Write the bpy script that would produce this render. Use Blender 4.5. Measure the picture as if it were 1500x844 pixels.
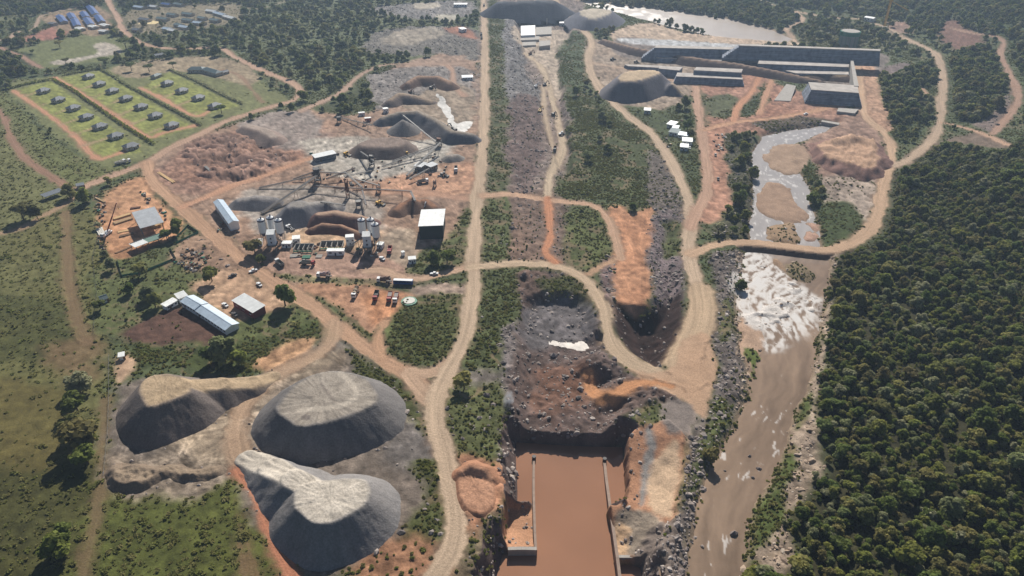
import bpy, bmesh, math, random
import numpy as np
from mathutils import Vector, Matrix
random.seed(7)
rng = np.random.default_rng(7)
for o in list(bpy.data.objects): bpy.data.objects.remove(o)
SC = bpy.context.scene
COL = SC.collection
R = math.radians

# ------------------------------------------------------------------ camera, sky, sun, exposure
F, CX, CY, PITCH, CAMH = 1050.0, 750.0, 422.0, R(32.2), 220.0   # photograph: 1500 x 844 pixels
cam = bpy.data.cameras.new('camera'); cam.sensor_width = 36; cam.lens = 36 * F / 1500
cam.clip_start = 1; cam.clip_end = 30000
camo = bpy.data.objects.new('camera', cam); COL.objects.link(camo)
camo.location = (0, 0, CAMH); camo.rotation_euler = (math.pi / 2 - PITCH, 0, 0)
SC.camera = camo
SUN_EL, SUN_AZ = 36.5, 5.2                    # degrees; azimuth to the right of the view direction (+Y)
world = bpy.data.worlds.new('World'); SC.world = world; world.use_nodes = True
wn = world.node_tree; wn.nodes.clear()
sky = wn.nodes.new('ShaderNodeTexSky'); sky.sky_type = 'NISHITA'; sky.sun_disc = False
sky.sun_elevation = R(SUN_EL); sky.sun_rotation = R(SUN_AZ); sky.altitude = 400
sky.air_density = 0.8; sky.dust_density = 0.7
bg = wn.nodes.new('ShaderNodeBackground'); bg.inputs[1].default_value = 0.05
wo = wn.nodes.new('ShaderNodeOutputWorld')
wn.links.new(sky.outputs[0], bg.inputs[0]); wn.links.new(bg.outputs[0], wo.inputs[0])
sl = bpy.data.lights.new('sun', 'SUN'); sl.energy = 5.0; sl.angle = R(0.53); sl.color = (1.0, 0.945, 0.86)
so = bpy.data.objects.new('sun', sl); COL.objects.link(so)
sd_ = Vector((math.sin(R(SUN_AZ)) * math.cos(R(SUN_EL)), math.cos(R(SUN_AZ)) * math.cos(R(SUN_EL)), math.sin(R(SUN_EL))))
so.rotation_euler = sd_.to_track_quat('Z', 'Y').to_euler(); so.location = (100, 300, 400)
SC.view_settings.view_transform = 'Standard'; SC.view_settings.look = 'None'
SC.view_settings.exposure = 0.24; SC.view_settings.gamma = 1.0
SC.render.engine = 'CYCLES'
try:
    SC.cycles.max_bounces = 6; SC.cycles.volume_bounces = 0; SC.cycles.transparent_max_bounces = 8
except Exception: pass

# ------------------------------------------------------------------ pixel -> place helpers
CP, SP = math.cos(PITCH), math.sin(PITCH)
def rays(u, v):
    a = (np.asarray(u, float) - CX) / F; b = -(np.asarray(v, float) - CY) / F
    return a, CP + b * SP, -SP + b * CP
def flat(u, v, z=0.0):
    dx, dy, dz = rays(u, v); t = (z - CAMH) / dz
    return dx * t, dy * t
def sstep(a, b, x):
    t = np.clip((x - a) / (b - a), 0, 1); return t * t * (3 - 2 * t)
_rb = [(1085, 900), (1085, 844), (1110, 740), (1150, 650), (1195, 530), (1205, 450), (1215, 390), (1210, 350), (1270, 240), (1290, 185), (1330, 120), (1290, 90), (1260, 60), (1240, 20), (1100, -20)]
_rbx, _rby = flat([p[0] for p in _rb], [p[1] for p in _rb])
_o = np.argsort(_rby); _rbx = np.array(_rbx)[_o]; _rby = np.array(_rby)[_o]
def macro(x, y):
    x = np.asarray(x, float); y = np.asarray(y, float)
    d = x - np.interp(y, _rby, _rbx)
    far = 34 * sstep(20, 330, d) * sstep(60, 300, y) * sstep(2600, 900, y)
    far = far + 3.0 * sstep(40, 160, d) * np.sin(x * .021 + y * .013)
    return far + 60 * sstep(1150, 2200, y) * sstep(-300, 200, x * 1.0) + 25 * sstep(1300, 2400, y)
def G(u, v, z=0.0):
    """ground point seen at a photograph pixel, z metres above the natural terrain"""
    x, y = flat(u, v, z)
    for _ in range(7):
        x, y = flat(u, v, z + macro(x, y))
    return x, y
def GP(u, v, z=0.0):
    x, y = G(u, v, z); return Vector((float(x), float(y), float(macro(x, y)) + z))
def lin(c):
    c = np.asarray(c, float) / 255.0
    return np.where(c <= .04045, c / 12.92, ((c + .055) / 1.055) ** 2.4)

# ------------------------------------------------------------------ noise
def _h(ix, iy, s):
    n = (ix.astype(np.int64) * 374761393 + iy.astype(np.int64) * 668265263 + s * 1442695041) & 0xffffffff
    n = ((n ^ (n >> 13)) * 1274126177) & 0xffffffff
    return ((n ^ (n >> 16)) & 0xffff) / 65535.0
def vn(x, y, s=0):
    ix = np.floor(x); iy = np.floor(y); fx = x - ix; fy = y - iy
    fx = fx * fx * (3 - 2 * fx); fy = fy * fy * (3 - 2 * fy)
    a = _h(ix, iy, s); b = _h(ix + 1, iy, s); c = _h(ix, iy + 1, s); d = _h(ix + 1, iy + 1, s)
    return (a + (b - a) * fx) * (1 - fy) + (c + (d - c) * fx) * fy
def fbm(x, y, sc, oct=4, s=0):
    r = 0; a = .5; t = 0
    for i in range(oct):
        r = r + a * vn(x / sc, y / sc, s + i * 17); t += a; a *= .5; sc *= .5
    return r / t           # 0..1

# ------------------------------------------------------------------ the fan grid of the terrain
us = np.concatenate([np.array([-9000, -5000, -3000, -2000, -1300, -900, -600, -450, -350, -290]), np.arange(-250, 1751, 1.75), np.array([1790, 1850, 1950, 2100, 2400, 2800, 3500, 4500, 6500, 10500])])
vs = np.concatenate([np.array([-215, -205, -190, -170, -150, -130, -112, -96, -82, -70]), np.arange(-60, 905, 1.75), np.array([915, 930, 955, 990, 1050, 1150, 1300, 1500, 1900])])
NU, NV = len(us), len(vs)
UU, VV = np.meshgrid(us, vs)
U = UU.ravel(); V = VV.ravel()
X, Y = flat(U, V)
X = np.asarray(X); Y = np.asarray(Y)
M = macro(X, Y)
# each vertex also knows where the photograph shows it (for tracing only)
_t = CP * Y + SP * (CAMH - M)
PU = CX + F * X / _t; PV = CY - F * (SP * Y - CP * (CAMH - M)) / _t
N = len(X)
PXM = np.clip((VV.ravel() + 240) / 260, .15, 6)         # photograph pixels per metre, across
area = None
n1 = fbm(X, Y, 14, 4, 1) - .5; n2 = fbm(X, Y, 14, 4, 2) - .5
n3 = fbm(X, Y, 5, 3, 3) - .5; n4 = fbm(X, Y, 60, 4, 4) - .5; n5 = fbm(X, Y, 2.2, 2, 5) - .5
nb = fbm(X, Y, 250, 4, 9) - .5; n6 = fbm(X, Y, 3.0, 3, 6) - .5; n7 = fbm(X, Y, 26, 5, 7) - .5; n8 = fbm(X * 1.7 + Y * .4, Y * .8 - X * .3, 9, 4, 8) - .5
Z = np.zeros(N)                 # relief on top of the macro terrain
C = np.zeros((N, 3)); K = np.zeros(N, np.int16)
D = {k: np.zeros(N) for k in ('tree', 'bush', 'tuft', 'rock', 'shrub')}   # plants and rocks per square metre
ROUGH = np.zeros(N)

ROWY = Y.reshape(NV, NU)[:, NU // 2].copy()        # every grid row lies at one distance
def rowrange(y0, y1):
    j = np.nonzero((ROWY > y0) & (ROWY < y1))[0]
    return (j[0] * NU, (j[-1] + 1) * NU) if len(j) else (0, 0)
def wpoly(pts, z=0.0):
    a = np.array(pts, float); x, y = G(a[:, 0], a[:, 1], z); return np.stack([x, y], 1)
def catmull(p, n=6, closed=False):
    p = np.asarray(p, float)
    if closed: q = np.vstack([p[-1], p, p[0], p[1]])
    else: q = np.vstack([2 * p[0] - p[1], p, 2 * p[-1] - p[-2]])
    out = []
    for i in range(1, len(q) - 2):
        a, b, c, d = q[i - 1], q[i], q[i + 1], q[i + 2]
        for k in range(n):
            t = k / n
            out.append(.5 * ((2 * b) + (-a + c) * t + (2 * a - 5 * b + 4 * c - d) * t * t + (-a + 3 * b - 3 * c + d) * t ** 3))
    if not closed: out.append(q[-2])
    return np.array(out)
def sdist(poly, x, y, marg=40.0):
    """signed distance to a closed world polygon, positive inside; -marg far outside"""
    out = np.full(len(x), -float(marg))
    lo = poly.min(0) - marg; hi = poly.max(0) + marg
    r0, r1 = rowrange(lo[1] - 12, hi[1] + 12) if len(x) == N else (0, len(x))
    xs, ys = x[r0:r1], y[r0:r1]
    s = np.nonzero((xs > lo[0]) & (xs < hi[0]) & (ys > lo[1]) & (ys < hi[1]))[0] + r0
    if len(s) == 0: return out
    px, py = x[s], y[s]; d2 = np.full(len(s), 1e18); ins = np.zeros(len(s), bool)
    for i in range(len(poly)):
        ax, ay = poly[i]; bx, by = poly[(i + 1) % len(poly)]
        ex, ey = bx - ax, by - ay; L = ex * ex + ey * ey + 1e-12
        t = np.clip(((px - ax) * ex + (py - ay) * ey) / L, 0, 1)
        d2 = np.minimum(d2, (px - ax - t * ex) ** 2 + (py - ay - t * ey) ** 2)
        if ay != by:
            c = (ay > py) != (by > py)
            ins ^= c & (px < ax + (py - ay) * ex / ey)
    d = np.sqrt(d2); out[s] = np.where(ins, d, -d); return out
def ldist(line, x, y, marg=30.0):
    """distance, signed side offset, length along, to an open world polyline"""
    D_ = np.full(len(x), 1e9); S_ = np.zeros(len(x)); A_ = np.zeros(len(x)); run = 0.0
    for i in range(len(line) - 1):
        ax, ay = line[i]; bx, by = line[i + 1]; ex, ey = bx - ax, by - ay; L = math.hypot(ex, ey) + 1e-9
        r0, r1 = rowrange(min(ay, by) - marg, max(ay, by) + marg)
        s = r0 + np.nonzero((x[r0:r1] > min(ax, bx) - marg) & (x[r0:r1] < max(ax, bx) + marg))[0]
        if len(s):
            px, py = x[s] - ax, y[s] - ay
            t = np.clip((px * ex + py * ey) / (L * L), 0, 1)
            d = np.hypot(px - t * ex, py - t * ey); side = (ex * py - ey * px) / L
            b = d < D_[s]; k = s[b]
            D_[k] = d[b]; S_[k] = side[b]; A_[k] = run + t[b] * L
        run += L
    return D_, S_, A_
def area_mask(pts, soft=2.0, warp=6.0, z=0.0, smooth=True, marg=40.0):
    w = wpoly(catmull(pts, 4, True) if smooth else pts, z)
    d = sdist(w, X + n1 * warp * 2, Y + n2 * warp * 2, marg)
    m = np.zeros(N); k = np.nonzero(d > -soft - 2)[0]; m[k] = sstep(-soft, soft, d[k] + n5[k] * min(warp, 2.0))
    return m, d
def paint(mask, col, var=.18, hue=.0):
    k = np.nonzero(mask > .002)[0]
    if len(k) == 0: return
    c = lin(col)[None, :] * (1 + var * 2 * (n3[k] + .6 * n1[k] + .7 * n6[k])[:, None])
    if hue: c = c * (1 + hue * 2 * n4[k][:, None] * np.array([1, 0, -1])[None, :])
    C[k] += (c - C[k]) * mask[k][:, None]
def dens(mask, **kw):
    k = np.nonzero(mask > .002)[0]; mk = mask[k]
    for q in D: D[q][k] = D[q][k] * (1 - mk) + kw.get(q, 0.0) * mk
# ------------------------------------------------------------------ ground cover: colours, relief, plants per square metre
GRASS, GRASS2, SCRUB, WOOD = (104, 104, 62), (84, 92, 46), (84, 92, 58), (58, 68, 40)
DIRT, TAN, RED, ORANGE, RUB, GREY = (156, 126, 104), (190, 163, 132), (158, 106, 82), (190, 132, 88), (116, 98, 90), (140, 132, 124)
one = np.ones(N)
paint(one, SCRUB, .22, .1)
dens(one, tree=.004, bush=.03, shrub=.04)
# the plain beyond: woodland in patches
farm = sstep(-.10, .10, nb) * sstep(120, 40, PV)
paint(farm, (76, 84, 52), .25); D['tree'] += farm * .010
paint(sstep(.10, .2, -nb) * sstep(140, 60, PV) * .7, (112, 112, 76), .15)

def region(pts, col, var=.18, soft=2.5, warp=5.0, rough=0.0, hue=0.0, amt=1.0, z=0.0, smooth=True, **d):
    if smooth and warp > 2.5: soft *= 1.5; warp *= 1.8
    m, sd = area_mask(pts, soft, warp, z, smooth); m = m * amt
    paint(m, col, var, hue); dens(m, **d)
    ROUGH[:] = ROUGH * (1 - m) + rough * m
    return m, sd
# --- left pastures
region([(-280, 300), (60, 300), (150, 330), (150, 500), (150, 620), (130, 900), (-400, 900), (-600, 500)], (106, 104, 60), .22, 3, 6, .15, .12, tuft=.10, bush=.0003, shrub=.004)
region([(-300, 560), (60, 560), (110, 600), (100, 690), (-300, 690)], (98, 90, 48), .16, 3, 4, .05, .1, tuft=.02, shrub=.002)
region([(-300, 690), (120, 680), (130, 760), (100, 900), (-300, 900)], (72, 72, 36), .25, 4, 8, .2, .1, tuft=.10, bush=.001, shrub=.02)
region([(-200, 430), (60, 440), (110, 470), (90, 520), (-200, 540)], (78, 80, 42), .25, 4, 8, .2, .1, tuft=.10, bush=.0008, shrub=.015)
region([(60, 515), (140, 500), (150, 540), (130, 560), (90, 550)], (120, 96, 68), .15, 5, 5, amt=.8, tuft=.01)
region([(0, 130), (60, 190), (130, 235), (190, 250), (130, 275), (80, 262), (30, 215), (-60, 150)], (104, 108, 60), .18, 2, 4, .15, tuft=.05, bush=.002, shrub=.03)
region([(-250, 130), (0, 165), (70, 260), (110, 285), (60, 320), (0, 340), (-250, 330)], (110, 110, 66), .18, 2, 4, .15, tuft=.06, bush=.0015, shrub=.02)
region([(140, 740), (330, 690), (380, 740), (430, 850), (440, 900), (110, 900)], (84, 90, 40), .3, 2.5, 6, .25, .1, tuft=.14, shrub=.008)
region([(150, 480), (250, 500), (350, 520), (470, 470), (450, 440), (330, 400), (250, 380), (150, 380)], (92, 98, 56), .22, 2.5, 5, .2, tuft=.02, bush=.006, shrub=.04)
# --- worker houses: lawns, bare lanes
region([(12, 132), (80, 112), (160, 98), (230, 90), (330, 85), (400, 130), (420, 150), (330, 180), (200, 238), (130, 232)], (116, 118, 72), .12, 2, 3, tuft=.004)
region([(160, 100), (250, 85), (330, 85), (380, 110), (360, 125), (300, 110), (250, 105), (200, 115)], (160, 138, 112), .12, 2, 3, amt=.8)
for q in ([(20, 133), (75, 118), (210, 222), (150, 232)], [(82, 115), (145, 104), (285, 187), (222, 205)], [(205, 130), (248, 105), (350, 155), (288, 172)]):
    region(q, (134, 138, 66), .16, 1.5, 1.5, smooth=False)
# --- top left: paddock, red field, pale yard
region([(30, 75), (60, 62), (130, 50), (175, 55), (190, 70), (180, 85), (100, 95), (60, 98)], (112, 116, 70), .12, 3, 5, tuft=.003)
region([(76, 90), (140, 80), (137, 66), (160, 63), (178, 77), (140, 84), (105, 93), (82, 95)], (176, 164, 148), .06, 2, 2)
region([(30, 58), (60, 45), (100, 32), (105, 45), (90, 55), (60, 60)], (160, 108, 90), .1, 3, 4)
region([(65, 25), (110, 12), (150, 10), (165, 40), (150, 52), (110, 48), (80, 42)], (146, 122, 96), .14, 4, 6, shrub=.004)
region([(-300, 20), (60, 18), (150, 0), (150, -70), (-400, -70)], WOOD, .3, 5, 10, .3, tree=.03)
region([(-300, 60), (10, 72), (50, 95), (0, 118), (-300, 130)], WOOD, .3, 4, 8, .3, tree=.03)
region([(190, 15), (345, 5), (350, 35), (300, 45), (240, 52), (195, 45)], (128, 116, 90), .15, 5, 8, bush=.008, tree=.0012)
# --- central woodland
region([(240, 50), (350, 30), (480, -40), (700, -40), (700, 92), (560, 92), (500, 135), (455, 155), (420, 115), (340, 75), (260, 68)], (100, 106, 70), .3, 3, 8, .3, .1, tree=.009, bush=.045)
region([(470, 160), (505, 140), (540, 108), (585, 97), (585, 110), (560, 150), (490, 165)], (86, 92, 56), .25, 3, 5, .3, bush=.06, tree=.004)
# --- rock spoil heaps in the woodland
region([(530, 70), (555, 45), (620, 38), (700, 45), (700, 88), (640, 80), (600, 82), (545, 78)], (112, 106, 98), .25, 3, 6, 1.2, rock=.03, shrub=.01)
region([(562, 62), (580, 45), (640, 42), (645, 52), (600, 66)], (152, 140, 124), .12, 3, 5, .4)
region([(545, 12), (600, 4), (690, 2), (690, 22), (620, 28), (560, 22)], (122, 116, 112), .25, 3, 6, 1.0, rock=.02)
region([(605, 5), (640, 4), (640, 12), (610, 13)], (176, 164, 146), .08, 2, 3)
region([(640, 22), (668, 21), (667, 30), (645, 31)], (176, 168, 150), .08, 2, 2)
region([(650, 42), (680, 40), (700, 58), (680, 55)], RED, .12, 3, 4)
# --- plant yard
region([(215, 245), (300, 195), (430, 162), (500, 168), (560, 155), (580, 96), (700, 96), (690, 300), (690, 385), (640, 400), (560, 412), (480, 412), (430, 425), (330, 350), (250, 285)], DIRT, .14, 2.5, 4, .12, .1)
region([(230, 250), (300, 205), (400, 180), (480, 185), (460, 225), (380, 250), (300, 285), (250, 280)], (150, 114, 94), .25, 3, 5, .6, .15)
region([(265, 215), (330, 195), (400, 215), (420, 235), (380, 262), (310, 262)], (130, 102, 88), .4, 3, 6, 2.4, .15, rock=.006)
region([(355, 178), (420, 162), (470, 172), (470, 215), (420, 218), (375, 205)], (148, 134, 124), .12, 3, 5, .35)
region([(440, 215), (500, 200), (640, 215), (640, 250), (560, 262), (470, 255)], (170, 160, 146), .14, 3, 5, .2)
region([(500, 235), (560, 215), (660, 200), (650, 235), (600, 262), (520, 262)], (172, 164, 152), .12, 3, 5, .2)
region([(545, 110), (610, 98), (680, 100), (695, 120), (690, 150), (640, 135), (590, 150), (560, 160), (545, 140)], (128, 120, 114), .28, 3, 5, .9, rock=.02)
region([(590, 155), (640, 128), (690, 130), (692, 180), (660, 195), (625, 175)], (150, 132, 112), .14, 3, 5, .3)
region([(640, 250), (690, 240), (690, 285), (560, 285), (560, 265)], (182, 138, 108), .14, 3, 5, .15)
region([(350, 290), (420, 270), (540, 285), (560, 320), (540, 345), (380, 340)], (156, 144, 132), .16, 3, 5, .2)
region([(430, 335), (545, 335), (540, 365), (430, 365)], (190, 156, 122), .12, 3, 4, .15)
region([(560, 345), (600, 335), (610, 370), (590, 400), (560, 400)], (160, 140, 118), .16, 3, 4, .2)
region([(385, 375), (560, 375), (600, 412), (480, 412), (420, 405)], (166, 132, 112), .12, 2, 3, .1)
region([(400, 402), (470, 404), (560, 412), (560, 420), (450, 416)], (128, 124, 84), .25, 1.5, 3, .3, bush=.05, shrub=.05)
region([(445, 412), (540, 420), (610, 432), (600, 450), (565, 470), (545, 495), (500, 455), (440, 425)], (176, 130, 98), .12, 2, 3, .1, .1)
region([(535, 430), (585, 432), (575, 470), (550, 475)], (192, 134, 92), .1, 3, 3, .1)
region([(600, 418), (685, 415), (682, 440), (620, 440)], (166, 142, 124), .16, 2, 3, .3)
region([(612, 372), (660, 345), (690, 300), (694, 340), (685, 380), (655, 396), (620, 402), (600, 398)], (98, 104, 62), .25, 2, 3, .4, bush=.06, shrub=.05)
region([(600, 440), (690, 432), (680, 480), (668, 515), (625, 532), (585, 528), (562, 505), (570, 485)], (96, 102, 56), .25, 2, 3, .5, bush=.07, shrub=.06)
region([(430, 425), (470, 445), (545, 490), (535, 498), (470, 450)], (100, 100, 60), .25, 1.2, 2, .3, bush=.05, shrub=.05)
# --- sawmill yard, offices
region([(145, 290), (185, 265), (215, 262), (240, 300), (265, 330), (270, 340), (215, 365), (170, 380), (150, 345)], (188, 138, 98), .12, 2, 3, .1, .1)
region([(240, 395), (280, 345), (330, 350), (365, 390), (350, 420), (290, 400), (255, 385)], (152, 122, 98), .2, 2.5, 4, .3, rock=.008, shrub=.01)
region([(285, 415), (345, 395), (420, 440), (400, 455), (370, 460), (345, 470), (300, 440)], (186, 150, 118), .12, 2, 3, .1)
region([(175, 490), (240, 455), (275, 445), (330, 490), (300, 502), (220, 502)], (96, 70, 58), .25, 2, 4, .35, shrub=.02)
region([(170, 520), (205, 520), (200, 545), (172, 565)], (178, 146, 116), .14, 2, 4, .1)
region([(205, 500), (300, 515), (400, 490), (475, 470), (480, 495), (400, 510), (360, 545), (250, 535), (210, 530)], (84, 94, 46), .25, 2, 4, .4, bush=.09, shrub=.06, tuft=.02)
region([(375, 525), (430, 500), (465, 500), (450, 525), (400, 545)], (190, 146, 106), .2, 2, 3, .4)
# --- stockpile ground
region([(165, 590), (200, 560), (320, 555), (400, 540), (495, 500), (560, 545), (620, 600), (640, 680), (600, 800), (560, 830), (440, 840), (380, 760), (340, 690), (250, 720), (160, 715)], (120, 108, 97), .2, 2.5, 4, .3, .08)
region([(230, 620), (330, 580), (420, 540), (480, 510), (500, 530), (400, 570), (365, 640), (350, 690), (280, 690)], (148, 130, 108), .2, 5, 5, .15)
region([(560, 650), (610, 620), (640, 690), (560, 680)], (112, 104, 98), .2, 3, 3, .4, rock=.01)
region([(560, 545), (600, 575), (630, 640), (655, 700), (660, 760), (620, 800), (540, 845), (520, 840), (590, 790), (620, 720), (610, 680), (640, 670), (600, 610), (540, 555), (510, 515)], (94, 98, 54), .28, 2, 3, .4, bush=.07, shrub=.06, rock=.008)
region([(520, 820), (600, 780), (640, 790), (650, 850), (540, 880)], (150, 108, 78), .22, 3, 4, .4, bush=.01)
region([(155, 680), (230, 670), (300, 680), (330, 690), (300, 725), (200, 735), (155, 715)], (140, 124, 106), .25, 3, 4, .7)
# --- verge and pit left side
region([(705, 403), (757, 398), (752, 480), (745, 560), (690, 548), (676, 530), (690, 480)], (92, 100, 58), .26, 2, 3, .5, bush=.06, shrub=.07, rock=.006)
region([(655, 555), (700, 545), (745, 560), (748, 640), (740, 690), (720, 680), (668, 670), (652, 610)], (94, 98, 58), .28, 2, 3, .6, bush=.045, shrub=.07, rock=.015)
region([(672, 545), (740, 545), (735, 558), (690, 560)], (120, 110, 102), .2, 3, 3, .3, rock=.01)
region([(735, 500), (757, 480), (760, 660), (740, 700), (742, 600)], (118, 108, 104), .3, 2, 3, .9, rock=.08)
region([(668, 672), (722, 672), (745, 690), (745, 760), (740, 800), (700, 790), (672, 770)], (172, 122, 90), .2, 2, 3, .4, rock=.01)
region([(700, 770), (745, 740), (750, 805), (735, 820), (745, 860), (690, 880), (660, 840), (690, 800)], (112, 98, 76), .3, 2, 3, .8, bush=.03, shrub=.06, rock=.05)
# --- corridor of the future spillway channel
region([(715, -20), (840, -20), (860, 60), (838, 140), (830, 280), (800, 292), (712, 285)], (128, 112, 102), .3, 2.5, 5, 1.0, .1, rock=.016, shrub=.014)
region([(722, 285), (830, 292), (825, 385), (760, 388), (712, 380)], (118, 98, 86), .3, 2.5, 5, 1.0, .14, rock=.022, shrub=.03)
region([(712, 20), (738, 20), (745, 140), (740, 280), (714, 275)], (94, 100, 62), .25, 2, 3, .5, bush=.06, shrub=.05)
region([(738, 20), (757, 30), (775, 110), (800, 130), (790, 160), (745, 150)], (116, 112, 110), .25, 2, 4, 1.2, rock=.05)
region([(750, 40), (835, 40), (838, 100), (815, 140), (800, 110), (770, 75)], (176, 158, 138), .14, 2, 3, .3)
region([(745, 150), (795, 155), (790, 260), (748, 270)], (108, 90, 84), .35, 3, 6, 1.1, rock=.035, shrub=.02)
region([(708, 292), (745, 290), (744, 378), (722, 384), (708, 372)], (92, 100, 58), .28, 2, 2, .5, bush=.05, shrub=.07, rock=.006)
region([(828, 312), (880, 308), (895, 345), (888, 382), (860, 396), (824, 378), (832, 340)], (92, 98, 54), .28, 2, 3, .5, bush=.04, shrub=.07)
region([(818, 62), (856, 50), (860, 130), (850, 150), (828, 145)], (86, 98, 62), .25, 2, 3, .5, bush=.06, shrub=.04)
region([(838, 140), (880, 150), (930, 190), (962, 220), (975, 255), (985, 300), (940, 305), (890, 292), (828, 290), (815, 270), (832, 215)], (92, 100, 58), .25, 2, 4, .6, bush=.09, shrub=.06, tree=.0008)
region([(952, 220), (985, 255), (1005, 310), (1000, 340), (965, 320), (950, 290)], (104, 94, 86), .3, 2, 3, 1.0, rock=.05, bush=.02)
region([(990, 215), (1025, 230), (1028, 290), (1015, 302), (1000, 262)], (84, 94, 56), .25, 2, 3, .4, bush=.08)
region([(1025, 195), (1060, 190), (1070, 250), (1070, 300), (1050, 325), (1025, 322), (1035, 260)], (178, 130, 104), .16, 2, 3, .15)
region([(1060, 195), (1100, 195), (1098, 300), (1097, 345), (1060, 352), (1045, 335), (1070, 300)], (90, 88, 66), .28, 2, 3, .7, bush=.06, rock=.03, tree=.008)
region([(890, 318), (905, 300), (925, 312), (950, 305), (960, 320), (955, 400), (952, 440), (935, 462), (912, 445), (900, 420), (896, 380), (905, 350)], (180, 128, 92), .14, 2, 3, .15, .1)
region([(880, 385), (896, 378), (905, 430), (910, 470), (897, 470), (885, 430)], (112, 92, 88), .3, 2, 3, 1.0, rock=.09)
region([(957, 325), (980, 308), (1003, 335), (1006, 400), (1003, 460), (988, 500), (962, 452), (955, 400)], (112, 98, 98), .3, 2, 3, 1.0, rock=.10, shrub=.01)
region([(975, 325), (1000, 330), (1000, 365), (980, 370)], (88, 94, 54), .28, 2, 3, .6, bush=.05, shrub=.05)
# --- left river bank of dumped rock
region([(1046, 372), (1096, 366), (1086, 400), (1078, 440), (1080, 480), (1092, 510), (1096, 550), (1092, 590), (1062, 640), (1038, 690), (1022, 740), (1012, 800), (1008, 880), (980, 880), (985, 780), (1000, 720), (1003, 650), (1030, 605), (1047, 570), (1050, 530), (1042, 480), (1045, 420)], (104, 94, 88), .3, 2, 3, 1.0, rock=.14, shrub=.02)
region([(1055, 440), (1075, 445), (1080, 480), (1062, 500), (1050, 480)], (92, 96, 58), .25, 2, 3, .6, bush=.04, rock=.06, shrub=.06)
region([(1040, 600), (1065, 590), (1075, 610), (1040, 680), (1020, 720), (1010, 700)], (92, 98, 56), .25, 2, 3, .5, bush=.04, rock=.06, shrub=.08)
region([(918, 645), (950, 632), (985, 628), (1003, 650), (995, 720), (985, 760), (975, 772), (925, 745), (915, 700)], (188, 134, 98), .18, 2, 3, .3, .1)
region([(945, 690), (985, 650), (990, 700), (982, 765), (955, 745)], (208, 176, 140), .1, 2, 3, .1)
region([(980, 640), (1003, 650), (998, 720), (985, 770), (975, 760), (988, 700)], (110, 102, 70), .2, 2, 3, .4, shrub=.05)
region([(945, 760), (985, 770), (1000, 800), (1000, 880), (940, 880), (935, 815)], (136, 122, 110), .25, 2, 3, .5, rock=.05)
region([(880, 590), (930, 570), (985, 580), (998, 600), (985, 625), (920, 640), (880, 640)], (92, 98, 56), .3, 2, 3, .8, bush=.05, rock=.03, shrub=.08)
region([(975, 585), (1020, 600), (1005, 640), (985, 640)], (150, 134, 124), .14, 3, 3, .15)
# --- excavation
region([(757, 405), (800, 398), (850, 405), (872, 430), (880, 470), (885, 505), (905, 530), (945, 552), (985, 570), (995, 590), (940, 600), (905, 615), (890, 645), (757, 655), (745, 600), (752, 520), (757, 460)], (100, 84, 78), .4, 2, 3, 1.9, .2, rock=.05)
region([(790, 410), (850, 405), (872, 432), (876, 460), (840, 450), (800, 430)], (92, 94, 54), .3, 2, 3, .8, bush=.09, shrub=.08)
region([(765, 445), (830, 430), (870, 455), (870, 480), (800, 495), (768, 490)], (108, 102, 102), .3, 3, 4, 1.3, rock=.03)
region([(790, 525), (850, 520), (880, 555), (860, 590), (800, 600), (775, 565)], (112, 84, 70), .4, 3, 6, 1.9, .3, rock=.05)
# --- round pit
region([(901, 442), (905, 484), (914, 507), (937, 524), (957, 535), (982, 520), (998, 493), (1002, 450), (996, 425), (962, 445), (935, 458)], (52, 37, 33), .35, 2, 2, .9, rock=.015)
# --- right of the river: rock and bush strip, forest
region([(1215, 375), (1235, 372), (1225, 430), (1215, 480), (1212, 520), (1203, 560), (1200, 610), (1198, 660), (1190, 710), (1165, 750), (1158, 810), (1155, 880), (1082, 880), (1098, 780), (1110, 740), (1135, 700), (1150, 650), (1165, 610), (1180, 570), (1192, 530), (1192, 500), (1205, 450)], (158, 138, 118), .2, 2, 3, .6, rock=.09, shrub=.03)
for q in ([(1165, 610), (1180, 575), (1190, 570), (1188, 600), (1170, 625)], [(1130, 690), (1150, 650), (1165, 650), (1160, 690), (1140, 720)], [(1090, 780), (1105, 735), (1140, 715), (1150, 760), (1120, 790), (1085, 815)], [(1085, 840), (1100, 815), (1110, 830), (1100, 890), (1080, 890)], [(1185, 485), (1200, 470), (1205, 500), (1195, 520)], [(1187, 440), (1212, 432), (1208, 452), (1195, 455)]):
    region(q, (84, 94, 46), .25, 1.5, 2, .3, shrub=.2, bush=.04)
FOR = [(1225, 378), (1245, 365), (1290, 345), (1305, 300), (1310, 260), (1345, 235), (1380, 215), (1470, 222), (1560, 190), (2100, 150), (2600, 900), (1160, 900), (1163, 820), (1170, 750), (1195, 710), (1203, 660), (1205, 610), (1210, 560), (1218, 520), (1222, 470)]
region(FOR, (60, 58, 36), .3, 3, 4, .3, tree=.13, bush=.04)
region([(1290, 130), (1300, 200), (1340, 205), (1360, 180), (1365, 120), (1340, 95), (1290, 100)], (82, 92, 54), .28, 3, 5, .4, tree=.028, bush=.06)
region([(1390, 90), (1460, 70), (1480, 110), (1485, 150), (1465, 180), (1440, 185), (1390, 175), (1385, 130)], (70, 78, 46), .3, 3, 5, .4, tree=.045, bush=.03)
region([(1300, 0), (1500, 0), (1800, 20), (1800, 140), (1510, 150), (1495, 110), (1480, 70), (1400, 40), (1340, 40)], (74, 86, 52), .3, 4, 6, .4, tree=.03, bush=.03)
region([(830, -60), (1050, -60), (1500, -60), (1800, -20), (1450, 30), (1350, 30), (1270, 20), (1160, 12), (1180, 50), (1130, 42), (1060, 25), (950, 8), (850, -2)], (66, 78, 52), .3, 4, 8, .4, tree=.032)
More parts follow.
